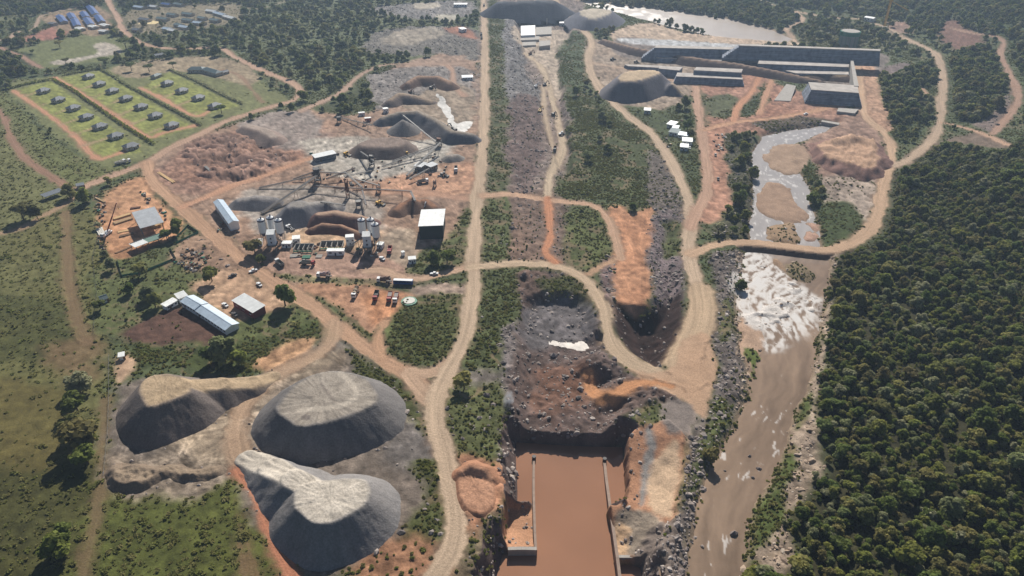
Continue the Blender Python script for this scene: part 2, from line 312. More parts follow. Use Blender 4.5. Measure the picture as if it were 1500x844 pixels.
region([(1170, 60), (1200, 35), (1300, 40), (1340, 60), (1300, 75), (1270, 68), (1200, 70)], (98, 98, 70), .25, 3, 5, .4, tree=.012, bush=.04)
region([(1380, 28), (1420, 40), (1440, 60), (1400, 75), (1375, 55)], (122, 90, 76), .2, 4, 6, .4)
region([(1300, 30), (1330, 35), (1338, 48), (1305, 45)], (150, 120, 104), .2, 3, 5, .3)
region([(1290, 100), (1330, 92), (1335, 100), (1295, 112)], (120, 104, 100), .15, 3, 4, .2)
region([(1430, 195), (1480, 210), (1465, 218), (1380, 212), (1310, 250), (1340, 225), (1385, 205)], (118, 100, 84), .2, 2, 3, .3)
region([(1430, 182), (1450, 170), (1485, 130), (1475, 170), (1455, 195)], (116, 100, 92), .25, 3, 4, .6, rock=.02)
# --- between channel and dam, dam foot
region([(860, 60), (960, 75), (1100, 100), (1130, 115), (1040, 125), (1020, 120), (1005, 145), (930, 170), (880, 130)], (152, 134, 116), .18, 2.5, 4, .4, .1)
region([(1030, 125), (1110, 105), (1130, 120), (1240, 155), (1235, 180), (1110, 195), (1045, 190), (1035, 150)], (158, 116, 94), .22, 2.5, 4, .4, .12)
region([(1080, 160), (1105, 140), (1118, 120), (1125, 140), (1112, 165), (1085, 172)], (84, 96, 58), .25, 2, 3, .5, bush=.08)
region([(1035, 140), (1080, 142), (1075, 170), (1040, 170)], (96, 100, 66), .28, 2, 4, .5, bush=.05)
region([(905, 155), (985, 165), (1005, 190), (990, 205), (960, 195), (920, 172)], (88, 98, 58), .28, 2, 3, .5, bush=.07, tree=.001)
region([(900, 12), (930, 18), (960, 35), (945, 50), (905, 50)], (84, 94, 60), .25, 2, 3, .4, bush=.05)
region([(905, 42), (958, 33), (1010, 48), (1130, 55), (1168, 62), (1168, 68), (960, 67), (898, 60)], (186, 162, 138), .12, 2, 3, .2)
region([(905, 56), (965, 58), (1090, 66), (1120, 72), (1290, 78), (1292, 100), (1262, 130), (1180, 122), (1120, 108), (960, 92), (900, 78)], (124, 112, 104), .2, 2, 2.4, .4)
region([(912, 56), (1000, 60), (1092, 67), (1090, 71), (960, 67), (912, 62)], (182, 182, 182), .12, 2, 2)
region([(1100, 178), (1180, 172), (1230, 178), (1200, 186), (1140, 194)], (96, 84, 70), .3, 2, 3, .8, bush=.04, rock=.04)
region([(1245, 85), (1280, 85), (1290, 130), (1305, 190), (1280, 185), (1255, 165)], (178, 140, 112), .16, 2, 3, .3)
region([(1240, 160), (1290, 190), (1300, 260), (1240, 290), (1190, 240), (1175, 215), (1200, 190), (1235, 178)], (150, 120, 102), .2, 3, 4, .4)
region([(1165, 220), (1190, 250), (1205, 280), (1215, 310), (1240, 335), (1200, 345), (1190, 300), (1175, 260)], (78, 92, 48), .25, 2, 3, .5, bush=.09, tree=.01)
region([(1200, 260), (1280, 262), (1285, 300), (1265, 330), (1235, 335), (1215, 300)], (158, 140, 124), .25, 2, 3, .5, bush=.012)
region([(1215, 300), (1250, 300), (1265, 335), (1245, 352), (1205, 352)], (80, 92, 48), .25, 2, 3, .5, bush=.07)
# track clearings, ploughed garden rows of the top left etc. are painted by the roads below

# ------------------------------------------------------------------ mottling, stains and wheel tracks of the bare ground
def finish(k=slice(None)):
    lum = C.mean(1); bare = sstep(.10, .20, lum)
    C[:] *= (1 + (1.0 + .7 * np.clip(ROUGH, 0, 1.2)) * n6 * (.35 + .65 * bare) + .6 * n8 * bare + .55 * n5)[:, None]
    st = sstep(.06, .2, n7)[:, None] * bare[:, None] * .45; C[:] = C * (1 - st) + C * np.array([.80, .76, .76]) * st
    st = sstep(.08, .2, -n7 + n8 * .4)[:, None] * bare[:, None] * .5; C[:] = C * (1 - st) + C * np.array([1.14, 1.16, 1.2]) * st
def tracks(pts, n, length, amt=.2, seed=1, dirs=None):
    """pairs of wheel marks wandering over a yard"""
    r = np.random.default_rng(seed); w = wpoly(pts); lo, hi = w.min(0), w.max(0)
    inside = sstep(-1, 3, sdist(w, X, Y, 30)); done = 0
    while done < n:
        p = lo + (hi - lo) * r.random(2)
        if sdist(w, p[:1], p[1:], 30)[0] < 0: continue
        done += 1; a = r.uniform(0, 6.28) if dirs is None else dirs + r.normal() * .35; q = [p]; c = r.normal() * .03
        for i in range(10):
            a += c + r.normal() * .04; q.append(q[-1] + np.array([math.cos(a), math.sin(a)]) * length / 10)
        d, s_, a_ = ldist(np.array(q), X, Y, 4); k = np.nonzero(d < 3)[0]
        if len(k): C[k] *= (1 + amt * r.choice([-1, 1, 1]) * inside[k] * np.exp(-((np.abs(s_[k]) - 1.0) / .55) ** 2))[:, None]
finish()
tracks([(240, 260), (300, 205), (430, 170), (500, 180), (690, 150), (690, 380), (560, 405), (430, 415), (330, 340)], 130, 70, .3, 3)
tracks([(165, 600), (320, 560), (490, 510), (560, 545), (620, 640), (400, 700), (250, 715), (165, 710)], 120, 60, .3, 4)
tracks([(150, 290), (215, 265), (265, 330), (215, 365), (165, 375)], 16, 30, .16, 5); tracks([(450, 415), (600, 435), (560, 480), (545, 490)], 26, 26, .16, 6, -1.7)
tracks([(895, 320), (955, 310), (955, 440), (915, 450)], 24, 30, .18, 7, 1.57); tracks([(1030, 125), (1240, 155), (1235, 180), (1040, 190)], 16, 50, .2, 8); tracks([(720, 30), (840, 20), (830, 280), (715, 280)], 26, 60, .16, 9, 1.57)
tracks([(780, 440), (870, 440), (880, 580), (770, 600)], 14, 30, .2, 10); tracks([(920, 650), (990, 640), (985, 765), (920, 740)], 12, 24, .16, 11, 1.5); tracks([(285, 415), (345, 395), (420, 440), (345, 470)], 12, 22, .16, 12)
# ------------------------------------------------------------------ roads
BERM = np.zeros(N); ONR = np.zeros(N)
def road(name, pts, w, col=TAN, soft=.9, var=.10, amt=1.0, cls=None, marg=25):
    line = catmull(wpoly(pts), 5)
    d, s, a = ldist(line, X, Y, marg)
    near = d < marg
    nz = np.zeros(N); nz[near] = n1[near] * 3.6 + n6[near] * 2.4 + n5[near] * 1.0 + n7[near] * 2.5
    m = np.zeros(N); m[near] = sstep(w / 2 + soft, w / 2 - soft, d[near] + nz[near])
    m *= amt
    k = np.nonzero(near)[0]; mk = m[k]
    tr = vn(s[k] * 1.1, a[k] * .03, 5) * .6 + vn(s[k] * 2.6, a[k] * .06, 8) * .4 - .5
    sh = np.zeros(N); sh[k] = sstep(w / 2 + 3.5, w / 2 - .5, d[k] + nz[k] * 1.5) * .5 * amt
    paint(sh, tuple(.5 * np.array(col) + .5 * np.array((140, 110, 88))), .14)
    c = lin(col)[None, :] * (1 + (.55 * tr + var * n3[k] + .16 * n1[k])[:, None])
    C[k] += (c - C[k]) * mk[:, None]
    for q in D: D[q][k] *= (1 - sstep(.05, .5, mk))
    for q in ('bush', 'rock'): D[q][k] *= sstep(w / 2 + .6, w / 2 + 2.2, d[k])
    D['tree'][k] *= sstep(w / 2 + 3, w / 2 + 8, d[k])
    e = np.maximum(mk, sh[k]); ROUGH[k] = ROUGH[k] * (1 - e) + .03 * e
    if w > 5: BERM[k] = np.maximum(BERM[k], amt * np.exp(-((d[k] + nz[k] - w / 2 - 1.0) / .8) ** 2) * sstep(-.25, .25, n3[k] + n1[k] + .1)); ONR[k] = np.maximum(ONR[k], sstep(w / 2 + .2, w / 2 - .6, d[k] + nz[k]))
    if cls is not None: K[m > .5] = cls
    return d, m
CLS = {}
def rd(name, *a, **k):
    if name not in CLS: CLS[name] = len(CLS) + 1
    return road(name, *a, cls=CLS[name], **k)
OR2 = (182, 138, 108)
rd('camp_track', [(18, 133), (60, 160), (110, 200), (140, 231), (165, 228), (200, 214)], 4.4, (194, 140, 106))
rd('camp_track', [(80, 114), (120, 138), (170, 170), (215, 200), (240, 194), (285, 184)], 5.0, (194, 140, 106))
rd('camp_track', [(205, 128), (240, 146), (285, 170), (310, 160)], 4.4, (194, 140, 106))
for q in ([(30, 143), (58, 134)], [(51, 158), (78, 148)], [(66, 171), (100, 160)], [(86, 184), (120, 172)], [(103, 198), (140, 187)], [(120, 214), (160, 202)], [(115, 132), (140, 124)], [(133, 144), (158, 135)], [(152, 156), (178, 146)], [(172, 169), (200, 158)], [(195, 181), (222, 170)], [(217, 195), (246, 185)], [(218, 131), (240, 123)], [(240, 143), (262, 134)], [(260, 155), (285, 145)], [(282, 168), (308, 157)]):
    rd('camp_track', q, 1.6, (176, 148, 112), soft=.7, amt=.8)
rd('camp_road', [(150, -30), (158, 0), (172, 25), (182, 46), (212, 65), (250, 71), (320, 71), (345, 84), (385, 104), (425, 120), (439, 132), (432, 146), (400, 156), (360, 168), (320, 183), (290, 198), (255, 214), (220, 235), (190, 248), (150, 262), (118, 276)], 7.5, (184, 148, 122))
rd('farm_track', [(-60, 110), (0, 165), (15, 200), (40, 235), (75, 258), (103, 276)], 5, (152, 116, 92))
rd('farm_track', [(105, 290), (92, 300), (60, 318), (20, 338), (-60, 352)], 5, (160, 130, 100))
rd('farm_track', [(96, 312), (99, 370), (104, 430), (118, 480), (128, 500)], 5.5, (128, 102, 72), soft=2.5, amt=.7)
rd('farm_track', [(0, 70), (30, 82), (60, 100)], 5, (160, 124, 104))
rd('farm_track', [(-40, 62), (10, 58), (22, 48), (50, 42), (62, 22), (110, 12)], 5, (176, 148, 124))
rd('farm_track', [(155, 580), (150, 640), (148, 700), (140, 760), (120, 844), (110, 900)], 2.5, (120, 100, 70), soft=1.5, amt=.7)
rd('farm_track', [(470, -30), (400, 8), (320, 10), (240, 8)], 4, (150, 136, 112), amt=.7)
rd('yard_road', [(300, 100), (345, 108), (372, 135), (385, 150)], 3, (150, 116, 90), amt=.6)
rd('ring_road', [(215, 238), (222, 262), (245, 286), (275, 311), (305, 339), (335, 364), (365, 388), (400, 411), (430, 430), (460, 450), (490, 474), (520, 498), (555, 524), (585, 541), (610, 557), (628, 580)], 8.5, (186, 146, 114))
rd('ring_road', [(630, 585), (600, 548), (625, 547), (652, 537), (672, 515)], 8, (182, 150, 122))
rd('yard_road', [(490, 474), (484, 500), (458, 522), (420, 540), (392, 556), (362, 585), (346, 625), (350, 665), (370, 680)], 8, (180, 148, 118), soft=2.5, amt=.8)
rd('yard_road', [(352, 690), (370, 725), (392, 775), (425, 835), (440, 870)], 4, (178, 116, 84), soft=1.5)
rd('yard_road', [(345, 730), (350, 790), (358, 850)], .9, (120, 96, 66), soft=.6, amt=.6)
rd('yard_road', [(356, 730), (362, 790), (372, 850)], .9, (120, 96, 66), soft=.6, amt=.6)
rd('yard_road', [(268, 303), (300, 290), (340, 272), (385, 258), (430, 240), (470, 228)], 7, (190, 142, 110), soft=2)
rd('yard_road', [(565, 470), (556, 490), (553, 505), (560, 522)], 6, (186, 144, 110), soft=2)
rd('yard_road', [(540, 396), (560, 396), (578, 403), (612, 408), (648, 402), (672, 396), (692, 390)], 7, (186, 152, 124), soft=1.5)
rd('yard_road', [(655, 95), (663, 105), (665, 125), (680, 140)], 5, (176, 140, 116), soft=2)
rd('yard_road', [(697, 292), (660, 288), (610, 280), (560, 282)], 7, (186, 142, 114), soft=3, amt=.7)
rd('link_road', [(440, 163), (470, 150), (500, 135), (520, 116), (540, 103), (570, 94), (620, 93), (680, 93), (707, 88)], 5.5, (178, 146, 124))
rd('haul_road', [(706, -40), (708, 0), (710, 60), (710, 110), (710, 160), (708, 200), (704, 250), (698, 300), (695, 350), (693, 385), (693, 410), (689, 450), (682, 485), (672, 515), (655, 545), (640, 580), (638, 620), (648, 650), (657, 690), (665, 730), (668, 770), (660, 810), (635, 850), (610, 890)], 8.2, (188, 162, 134))
rd('haul_road', [(690, 392), (712, 390), (740, 387), (772, 387), (808, 389), (845, 401), (870, 423), (884, 450), (890, 480), (900, 508), (925, 531), (955, 544), (985, 556), (1015, 560)], 7.2, (190, 164, 134))
rd('channel_road', [(710, 287), (745, 285), (780, 290), (830, 296), (868, 301), (888, 318), (900, 345), (910, 380)], 6, (190, 152, 122))
rd('channel_road', [(770, 72), (795, 95), (808, 135), (818, 172), (824, 205), (816, 232), (806, 256), (802, 288)], 6, (188, 166, 138))
rd('channel_road', [(797, 118), (797, 148), (803, 185), (812, 210)], 4.5, (180, 158, 132), soft=1.6)
rd('channel_road', [(802, 290), (804, 320), (806, 348), (799, 368), (814, 384)], 4.5, (190, 128, 90))
rd('channel_road', [(862, 402), (885, 388), (900, 382)], 4, (180, 142, 110))
rd('dam_road', [(805, -30), (814, 0), (824, 16), (845, 38), (862, 52), (867, 66), (862, 82), (865, 105), (876, 126), (893, 146), (911, 162), (926, 175), (950, 192), (968, 213), (982, 234), (992, 254), (1002, 278), (1011, 303), (1012, 330), (1008, 360), (1014, 398), (1024, 425)], 8, (190, 164, 136))
rd('dam_road', [(1018, 122), (1022, 160), (1027, 190), (1033, 230), (1036, 260), (1032, 288), (1020, 312), (1012, 332)], 8, (184, 146, 120))
rd('dam_road', [(925, 104), (955, 110), (990, 118), (1018, 122)], 6, (184, 150, 124), soft=2)
rd('dam_road', [(1034, 190), (1074, 180), (1110, 176), (1145, 172), (1200, 161), (1240, 152), (1262, 158)], 7, (190, 144, 110))
rd('dam_road', [(1074, 178), (1082, 156), (1100, 136), (1112, 114)], 5.5, (194, 138, 102))
rd('dam_road', [(1112, 168), (1121, 142), (1130, 118)], 5, (188, 140, 108))
rd('dam_road', [(866, 92), (900, 98), (940, 104), (975, 106)], 5, (184, 156, 130), soft=2)
m_ = rd('dam_road', [(1024, 425), (1027, 450), (1022, 478), (1010, 505), (1000, 530), (1010, 555)], 15, (188, 160, 128), soft=1.5)
m, _ = area_mask([(1000, 500), (1036, 490), (1048, 530), (1048, 562), (1036, 592), (1030, 612), (1014, 602), (998, 585), (972, 572), (940, 553), (920, 538), (960, 545), (985, 535)], 1.5, 2)
paint(m, (184, 150, 120), .14, .1); dens(m); K[m > .5] = CLS['dam_road']; ROUGH[:] *= (1 - m)
rd('channel_road', [(985, 566), (950, 560), (920, 566), (897, 578), (880, 575), (868, 558), (862, 540)], 5, (194, 136, 90))
rd('crossing_road', [(1014, 372), (1040, 362), (1065, 356), (1100, 355), (1140, 359), (1180, 364), (1215, 366), (1246, 357), (1270, 341), (1284, 318), (1290, 290), (1295, 265), (1304, 238), (1304, 212), (1290, 190), (1272, 176), (1263, 160), (1261, 140), (1258, 112), (1254, 92)], 8, (192, 158, 126))
rd('hill_road', [(1308, 243), (1326, 236), (1346, 222), (1366, 203), (1376, 180), (1379, 150), (1381, 115), (1374, 85), (1356, 70), (1330, 59), (1300, 42), (1280, 34), (1262, 28), (1235, 27), (1200, 23), (1165, 17)], 8, (180, 154, 128))
rd('hill_road', [(1378, 180), (1400, 184), (1440, 196), (1475, 212)], 5.5, (180, 144, 116))
rd('hill_road', [(1455, 196), (1470, 178), (1490, 150), (1487, 125), (1476, 102), (1465, 78), (1470, 62), (1455, 52), (1420, 48), (1395, 42)], 6, (164, 130, 108))
rd('hill_road', [(1165, 17), (1176, 30), (1152, 42), (1160, 52), (1165, 62)], 6, (186, 156, 130))
rd('hill_road', [(1350, 128), (1362, 142)], 3, (176, 140, 112))
rd('hill_road', [(1090, -10), (1130, 6), (1145, 12)], 5, (180, 160, 136))

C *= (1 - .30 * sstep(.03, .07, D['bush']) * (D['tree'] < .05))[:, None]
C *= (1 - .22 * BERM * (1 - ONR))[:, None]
for q in ('bush', 'shrub'): D[q] *= np.clip(1 + 4.5 * n7 + 2 * n1, 0.08, 2.2)
soil = sstep(.02, .07, D['bush'] * 0 + (D['shrub'] > .02)) * sstep(.03, .14, -n7 - .6 * n1) * (K == 0); paint(soil * .75, (132, 112, 84), .25)
for q, f_ in (('bush', 3.2), ('rock', 2.6), ('shrub', 1.3)): D[q] *= f_
# ------------------------------------------------------------------ relief
Z += .55 * BERM * (1 - ONR)
Z += ROUGH * (1.6 * n3 + 2.6 * n1 + .8 * n5 + 1.3 * n6) + .5 * n4
gul = sstep(-2, 8, sdist(wpoly([(262, 222), (300, 203), (340, 196), (400, 212), (420, 235), (385, 262), (310, 264), (280, 250)]), X + n1 * 14, Y + n2 * 14, 30))
Z += gul * (9.0 * (.5 - np.abs(fbm(X * .8 + Y * .5, Y * .7 - X * .5, 22, 4, 71) - .5)) - 3.2) * (K == 0)
def embank(pts, w, h, slope=.75):
    d, s, a = ldist(catmull(wpoly(pts), 5), X, Y, 40)
    return h - slope * np.maximum(0, d - w / 2) + n3 * .8 * (d > w / 2 + .5)
def pit(pts, depth, slope, z=0, smooth=True):
    w = wpoly(catmull(pts, 4, True) if smooth else pts, z)
    d = sdist(w, X + n1 * 5, Y + n2 * 5, 60)
    global Z
    p = -np.clip(d * slope, 0, depth) * (1 + .25 * n3)
    Z = np.where(d > 0, np.minimum(Z, Z * .5 + p), Z)
# excavation floor, round pit, long cut of the corridor
pit([(760, 440), (800, 425), (850, 430), (868, 450), (876, 490), (885, 512), (860, 530), (905, 548), (890, 575), (930, 585), (905, 610), (900, 650), (757, 655), (750, 600), (756, 520)], 6, .8)
pit([(899, 440), (903, 484), (914, 508), (937, 525), (957, 536), (983, 521), (999, 492), (1003, 450), (1000, 415), (985, 408), (968, 428), (945, 446), (918, 444)], 11, .75)
pit([(957, 335), (978, 318), (1000, 345), (1002, 400), (998, 455), (965, 440), (958, 390)], 4, .5)
pit([(757, 75), (790, 60), (815, 45), (822, 100), (829, 160), (837, 200), (839, 245), (822, 262), (800, 200), (782, 130)], 5, 1.3)
pit([(760, 20), (830, 20), (836, 70), (800, 72), (768, 72), (758, 50)], 8, 1.2)
# river bed
WZ = -3.0
RIV1 = [(1228, 180), (1195, 186), (1150, 192), (1116, 200), (1102, 225), (1099, 260), (1101, 290), (1099, 320), (1096, 352), (1090, 372), (1086, 400), (1081, 430), (1080, 470), (1091, 510), (1096, 545), (1099, 575), (1080, 620), (1060, 660), (1036, 700), (1021, 740), (1013, 790), (1008, 844), (1005, 930), (1080, 930), (1085, 844), (1096, 790), (1106, 740), (1131, 700), (1150, 650), (1165, 610), (1180, 570), (1194, 530), (1193, 510), (1200, 480), (1206, 450), (1214, 420), (1215, 388), (1202, 360), (1196, 330), (1188, 300), (1184, 272), (1168, 250), (1152, 232), (1150, 216), (1180, 206), (1222, 186)]
rw = wpoly(RIV1, WZ); rsd = sdist(rw, X + n1 * 5, Y + n2 * 5, 60)
bed = np.where(rsd > 0, WZ - np.clip(rsd * .35, 0, 2.0), WZ - rsd * .55)
Z = np.where(bed < Z, bed, Z)
paint(sstep(-3, .5, rsd) * (Z < -1), (140, 118, 96), .2)
wet = sstep(0, 2, rsd); dens(wet); K[rsd > 3] = 0
# sandbanks and the rock slabs of the rapids
def bank(pts, h, col, var=.2, rough=.25, warp=5, rock=0.0, slope=.25, **dd):
    global Z
    w = wpoly(catmull(pts, 4, True), WZ); d = sdist(w, X + n1 * warp * 2, Y + n2 * warp * 2, 30)
    d = d + 16 * n7 + 5 * n8
    m = sstep(-.5, 1.0, d)
    hz = WZ + np.clip(d * slope, -3, h) + rough * (n3 * 2 + n5)
    Z = np.where(d > -4, np.maximum(Z, hz), Z)
    paint(m, col, var); dens(m, rock=rock, **dd)
bank([(1122, 232), (1140, 212), (1165, 212), (1178, 240), (1160, 252), (1138, 248)], .8, (166, 138, 114))
bank([(1112, 300), (1116, 275), (1140, 268), (1170, 290), (1178, 318), (1150, 325), (1118, 315)], .8, (164, 134, 110))
bank([(1125, 350), (1132, 330), (1158, 330), (1170, 356)], 1.4, (158, 130, 100), shrub=.1, bush=.02, rock=.02)
bank([(1180, 350), (1184, 330), (1195, 335), (1200, 352)], .8, (180, 142, 120))
bank([(1150, 400), (1165, 385), (1184, 392), (1184, 408), (1172, 410)], 1.5, (128, 112, 84), shrub=.2, rock=.05)
bank([(1135, 380), (1150, 385), (1160, 405), (1148, 402)], .9, (150, 122, 96))
bank([(1080, 468), (1095, 458), (1112, 470), (1118, 500), (1108, 530), (1098, 545), (1090, 510)], .8, (182, 150, 124), rock=.02)
bank([(1097, 520), (1108, 515), (1112, 535), (1102, 552)], 1.3, (100, 112, 52), shrub=.3, bush=.04)
m_rap = sdist(wpoly(catmull([(1098, 372), (1125, 372), (1155, 405), (1195, 425), (1214, 440), (1200, 452), (1205, 475), (1192, 492), (1165, 496), (1140, 510), (1122, 500), (1100, 480), (1082, 466), (1082, 430), (1090, 395)], 4, True), WZ), X + n1 * 10 + n7 * 26, Y + n2 * 10 + n8 * 14, 30)
slab = (fbm(X * .7 + Y * .45, Y * 1.0 - X * .35, 7, 5, 31) - .46) * 6.5 + n6 * .8
mr = sstep(-1, 3, m_rap)
Z = np.where(m_rap > -1, np.maximum(Z, WZ - .9 + slab * mr), Z)
paint(mr * sstep(-.15, .25, WZ * 0 + (Z - WZ) + .1), (214, 206, 198), .22)
D['rock'] += mr * .05 * (Z > WZ - .6)
# embankment of the crossing over the river
emb = embank([(1050, 357), (1065, 356), (1100, 355), (1140, 359), (1180, 364), (1215, 366), (1240, 359)], 8.4, 0.0, .9)
inr = (rsd > -14) & (emb > Z) & (PV > 330) & (PV < 395)
shn = inr & (emb < -.4); Z = np.where(inr, emb, Z)
paint(shn * 1.0, (108, 88, 76), .25); K[inr & (emb > -.3)] = CLS['crossing_road']; K[shn] = 0
C[inr & (emb > -.3)] = lin((192, 158, 126)) * (1 + .3 * n3[inr & (emb > -.3)])[:, None]
for k in D: D[k][inr] = 0
# upper river by the dam
RIV2 = [(838, -2), (870, 3), (930, 10), (1000, 18), (1075, 30), (1130, 44), (1162, 57), (1152, 63), (1100, 59), (1040, 53), (995, 43), (945, 30), (905, 19), (870, 10)]
r2 = sdist(wpoly(RIV2, WZ), X + n1 * 8, Y + n2 * 8, 60)
bed2 = np.where(r2 > 0, WZ - np.clip(r2 * .3, 0, 2), WZ - r2 * .3)
Z = np.where(bed2 < Z, bed2, Z); dens(sstep(-2, 1, r2)); K[r2 > 2] = 0
paint(sstep(-6, 0, r2), (170, 146, 122), .15)
# flooded basin between the training walls
PZ = -12.0
POOL = [(756, 648), (830, 652), (912, 655), (915, 690), (918, 735), (893, 738), (904, 819), (938, 822), (945, 960), (690, 960), (737, 812), (785, 808), (781, 738), (758, 738), (757, 700)]
pw = wpoly(POOL, PZ); psd = sdist(pw, X + n1 * 1.2, Y + n2 * 1.2, 60)
pool = np.where(psd > 0, PZ - np.clip(psd * 2, 0, 3), PZ - .2 - psd * (1.9 + n3 * 1.4 + 2.0 * (PV < 668) * (PU > 760) * (PU < 905)))
cut = (pool < Z)
Z = np.where(cut, pool, Z)
paint(sstep(-14, -6, psd) * cut * (psd < 0), (104, 88, 82), .35); ROUGH[:] = ROUGH * (psd < 0)
for k in D: D[k] = np.where(psd > -1.5, 0, D[k])
def fill(pts, z0, v0, z1, v1, col, var=.12, rough=1.0):
    """earth behind the walls, rising from z0 at pixel row v0 to z1 at row v1"""
    global Z
    m, d = area_mask(pts, .9, 1.2, (z0 + z1) / 2, False)
    zz = z0 + (z1 - z0) * sstep(v0, v1, PV) + n3 * 1.4 * rough + n8 * rough
    zz = zz + 8.0 * sstep(928, 985, PU)
    Z = Z * (1 - m) + zz * m; paint(m, col, var); dens(m); return m
fill([(745, 742), (781.5, 739), (784.5, 803), (745, 805), (738, 790)], -11.4, 742, -8.8, 800, (190, 140, 104), .2, .4)
m, d = area_mask([(917, 652), (932, 640), (980, 636), (1000, 656), (993, 720), (988, 768), (968, 800), (940, 815), (904, 814), (893, 739), (918, 736)], 1.0, 1.5, -6.5, False)
zz = -5.5 + 4 * sstep(945, 1005, PU) + 5.5 * sstep(690, 612, PV) - 3.4 * sstep(720, 765, PV) * sstep(965, 915, PU) + n3 * 1.0 + n8 * .8
Z = Z * (1 - m) + zz * m; paint(m, (182, 132, 98), .25); dens(m)
def patch(pts, col, var=.2, z=-6.0, rock=0.0, rough=0.0):
    global Z
    q, d_ = area_mask(pts, 1.5, 2.5, z); paint(q, col, var); D['rock'] += q * rock; Z = Z + q * rough * (n6 * 1.6 + n3 * 1.5)
patch([(950, 690), (985, 660), (993, 700), (985, 765), (958, 745)], (204, 172, 138), .14)
patch([(905, 745), (950, 748), (975, 775), (940, 805), (908, 800)], (150, 134, 116), .3, rough=.6)
patch([(905, 760), (925, 770), (920, 810), (906, 812)], (196, 160, 122), .2)
patch([(935, 800), (975, 770), (1000, 800), (1000, 880), (935, 880)], (124, 110, 100), .35, rock=.12, rough=1.0)
patch([(942, 660), (950, 640), (956, 650), (952, 700), (948, 735), (940, 730)], (146, 140, 134), .2)
patch([(972, 600), (1010, 600), (1000, 645), (975, 640)], (132, 120, 112), .2, -3)
edge = (psd < -1) & (psd > -7) & (PV < 900); D['rock'] += edge * .10
strip = sdist(wpoly([(1003, 650), (1035, 640), (1042, 660), (1020, 720), (1008, 790), (1003, 880), (978, 880), (985, 790), (1000, 720)], -2), X, Y, 10) > 0
D['rock'] += strip * .28; D['bush'] *= 1 - .7 * strip
K[(psd > -30) & (Z < -1.5)] = 0
# glint pond and small ponds in the excavation
PONDS = []
def pond(name, pts, z, label):
    global Z
    w = wpoly(catmull(pts, 4, True), z); d = sdist(w, X + n1 * 7, Y + n2 * 7, 30) + n6 * 2.5
    Z = np.where(d > -8, np.where(d > 0, z - .5 * np.clip(d, 0, 1.5), np.minimum(np.maximum(Z, z + .03), z + .05 - d * .5)), Z); dens(sstep(-1, 0, d))
    PONDS.append((name, d, z, label))
pond('pond', [(801, 502), (808, 499), (818, 502), (828, 501), (838, 504), (850, 501), (858, 505), (857, 513), (846, 515), (838, 512), (826, 510), (812, 507)], -6.2, 'bright glinting pond on the dark floor of the excavation')
pond('pond', [(640, 138), (652, 148), (662, 165), (668, 180), (690, 178), (686, 192), (664, 194), (655, 175), (645, 160)], -.5, 'white glinting slurry puddles beside the grey crusher stockpile')
# ------------------------------------------------------------------ materials
MATS = {}
def nodes(name):
    m = bpy.data.materials.new(name); m.use_nodes = True; nt = m.node_tree
    return m, nt, nt.nodes['Principled BSDF']
def earth_material():
    m, nt, b = nodes('earth')
    a = nt.nodes.new('ShaderNodeAttribute'); a.attribute_name = 'Col'
    tc = nt.nodes.new('ShaderNodeTexCoord')
    n = nt.nodes.new('ShaderNodeTexNoise'); n.inputs['Scale'].default_value = 1.3; n.inputs['Detail'].default_value = 6; n.inputs['Roughness'].default_value = .7
    n2_ = nt.nodes.new('ShaderNodeTexNoise'); n2_.inputs['Scale'].default_value = .35; n2_.inputs['Detail'].default_value = 4
    mr_ = nt.nodes.new('ShaderNodeMapRange'); mr_.inputs[1].default_value = .3; mr_.inputs[2].default_value = .7; mr_.inputs[3].default_value = .72; mr_.inputs[4].default_value = 1.25
    mx = nt.nodes.new('ShaderNodeMix'); mx.data_type = 'RGBA'; mx.blend_type = 'MULTIPLY'; mx.inputs[0].default_value = 1
    bp = nt.nodes.new('ShaderNodeBump'); bp.inputs['Strength'].default_value = .55; bp.inputs['Distance'].default_value = .5
    ad = nt.nodes.new('ShaderNodeMath'); ad.operation = 'ADD'
    L = nt.links.new
    L(tc.outputs['Object'], n.inputs['Vector']); L(tc.outputs['Object'], n2_.inputs['Vector'])
    L(n.outputs['Fac'], mr_.inputs[0]); L(a.outputs['Color'], mx.inputs[6]); L(mr_.outputs[0], mx.inputs[7])
    L(mx.outputs[2], b.inputs['Base Color']); L(n.outputs['Fac'], ad.inputs[0]); L(n2_.outputs['Fac'], ad.inputs[1])
    L(ad.outputs[0], bp.inputs['Height']); L(bp.outputs[0], b.inputs['Normal'])
    b.inputs['Roughness'].default_value = .95; b.inputs['Specular IOR Level'].default_value = .15
    return m
def water_material(name, rough, wave, bump=.3, spec=.5):
    m, nt, b = nodes(name)
    a = nt.nodes.new('ShaderNodeAttribute'); a.attribute_name = 'Col'
    f = nt.nodes.new('ShaderNodeAttribute'); f.attribute_name = 'Foam'
    tc = nt.nodes.new('ShaderNodeTexCoord')
    n = nt.nodes.new('ShaderNodeTexNoise'); n.inputs['Scale'].default_value = wave; n.inputs['Detail'].default_value = 4
    bp = nt.nodes.new('ShaderNodeBump'); bp.inputs['Strength'].default_value = bump; bp.inputs['Distance'].default_value = .15
    mr_ = nt.nodes.new('ShaderNodeMapRange'); mr_.inputs[3].default_value = rough; mr_.inputs[4].default_value = .8
    L = nt.links.new
    L(tc.outputs['Object'], n.inputs['Vector']); L(n.outputs['Fac'], bp.inputs['Height']); L(bp.outputs[0], b.inputs['Normal'])
    L(a.outputs['Color'], b.inputs['Base Color']); L(f.outputs['Fac'], mr_.inputs[0]); L(mr_.outputs[0], b.inputs['Roughness'])
    b.inputs['IOR'].default_value = 1.33; b.inputs['Specular IOR Level'].default_value = spec
    return m
EARTH = earth_material()
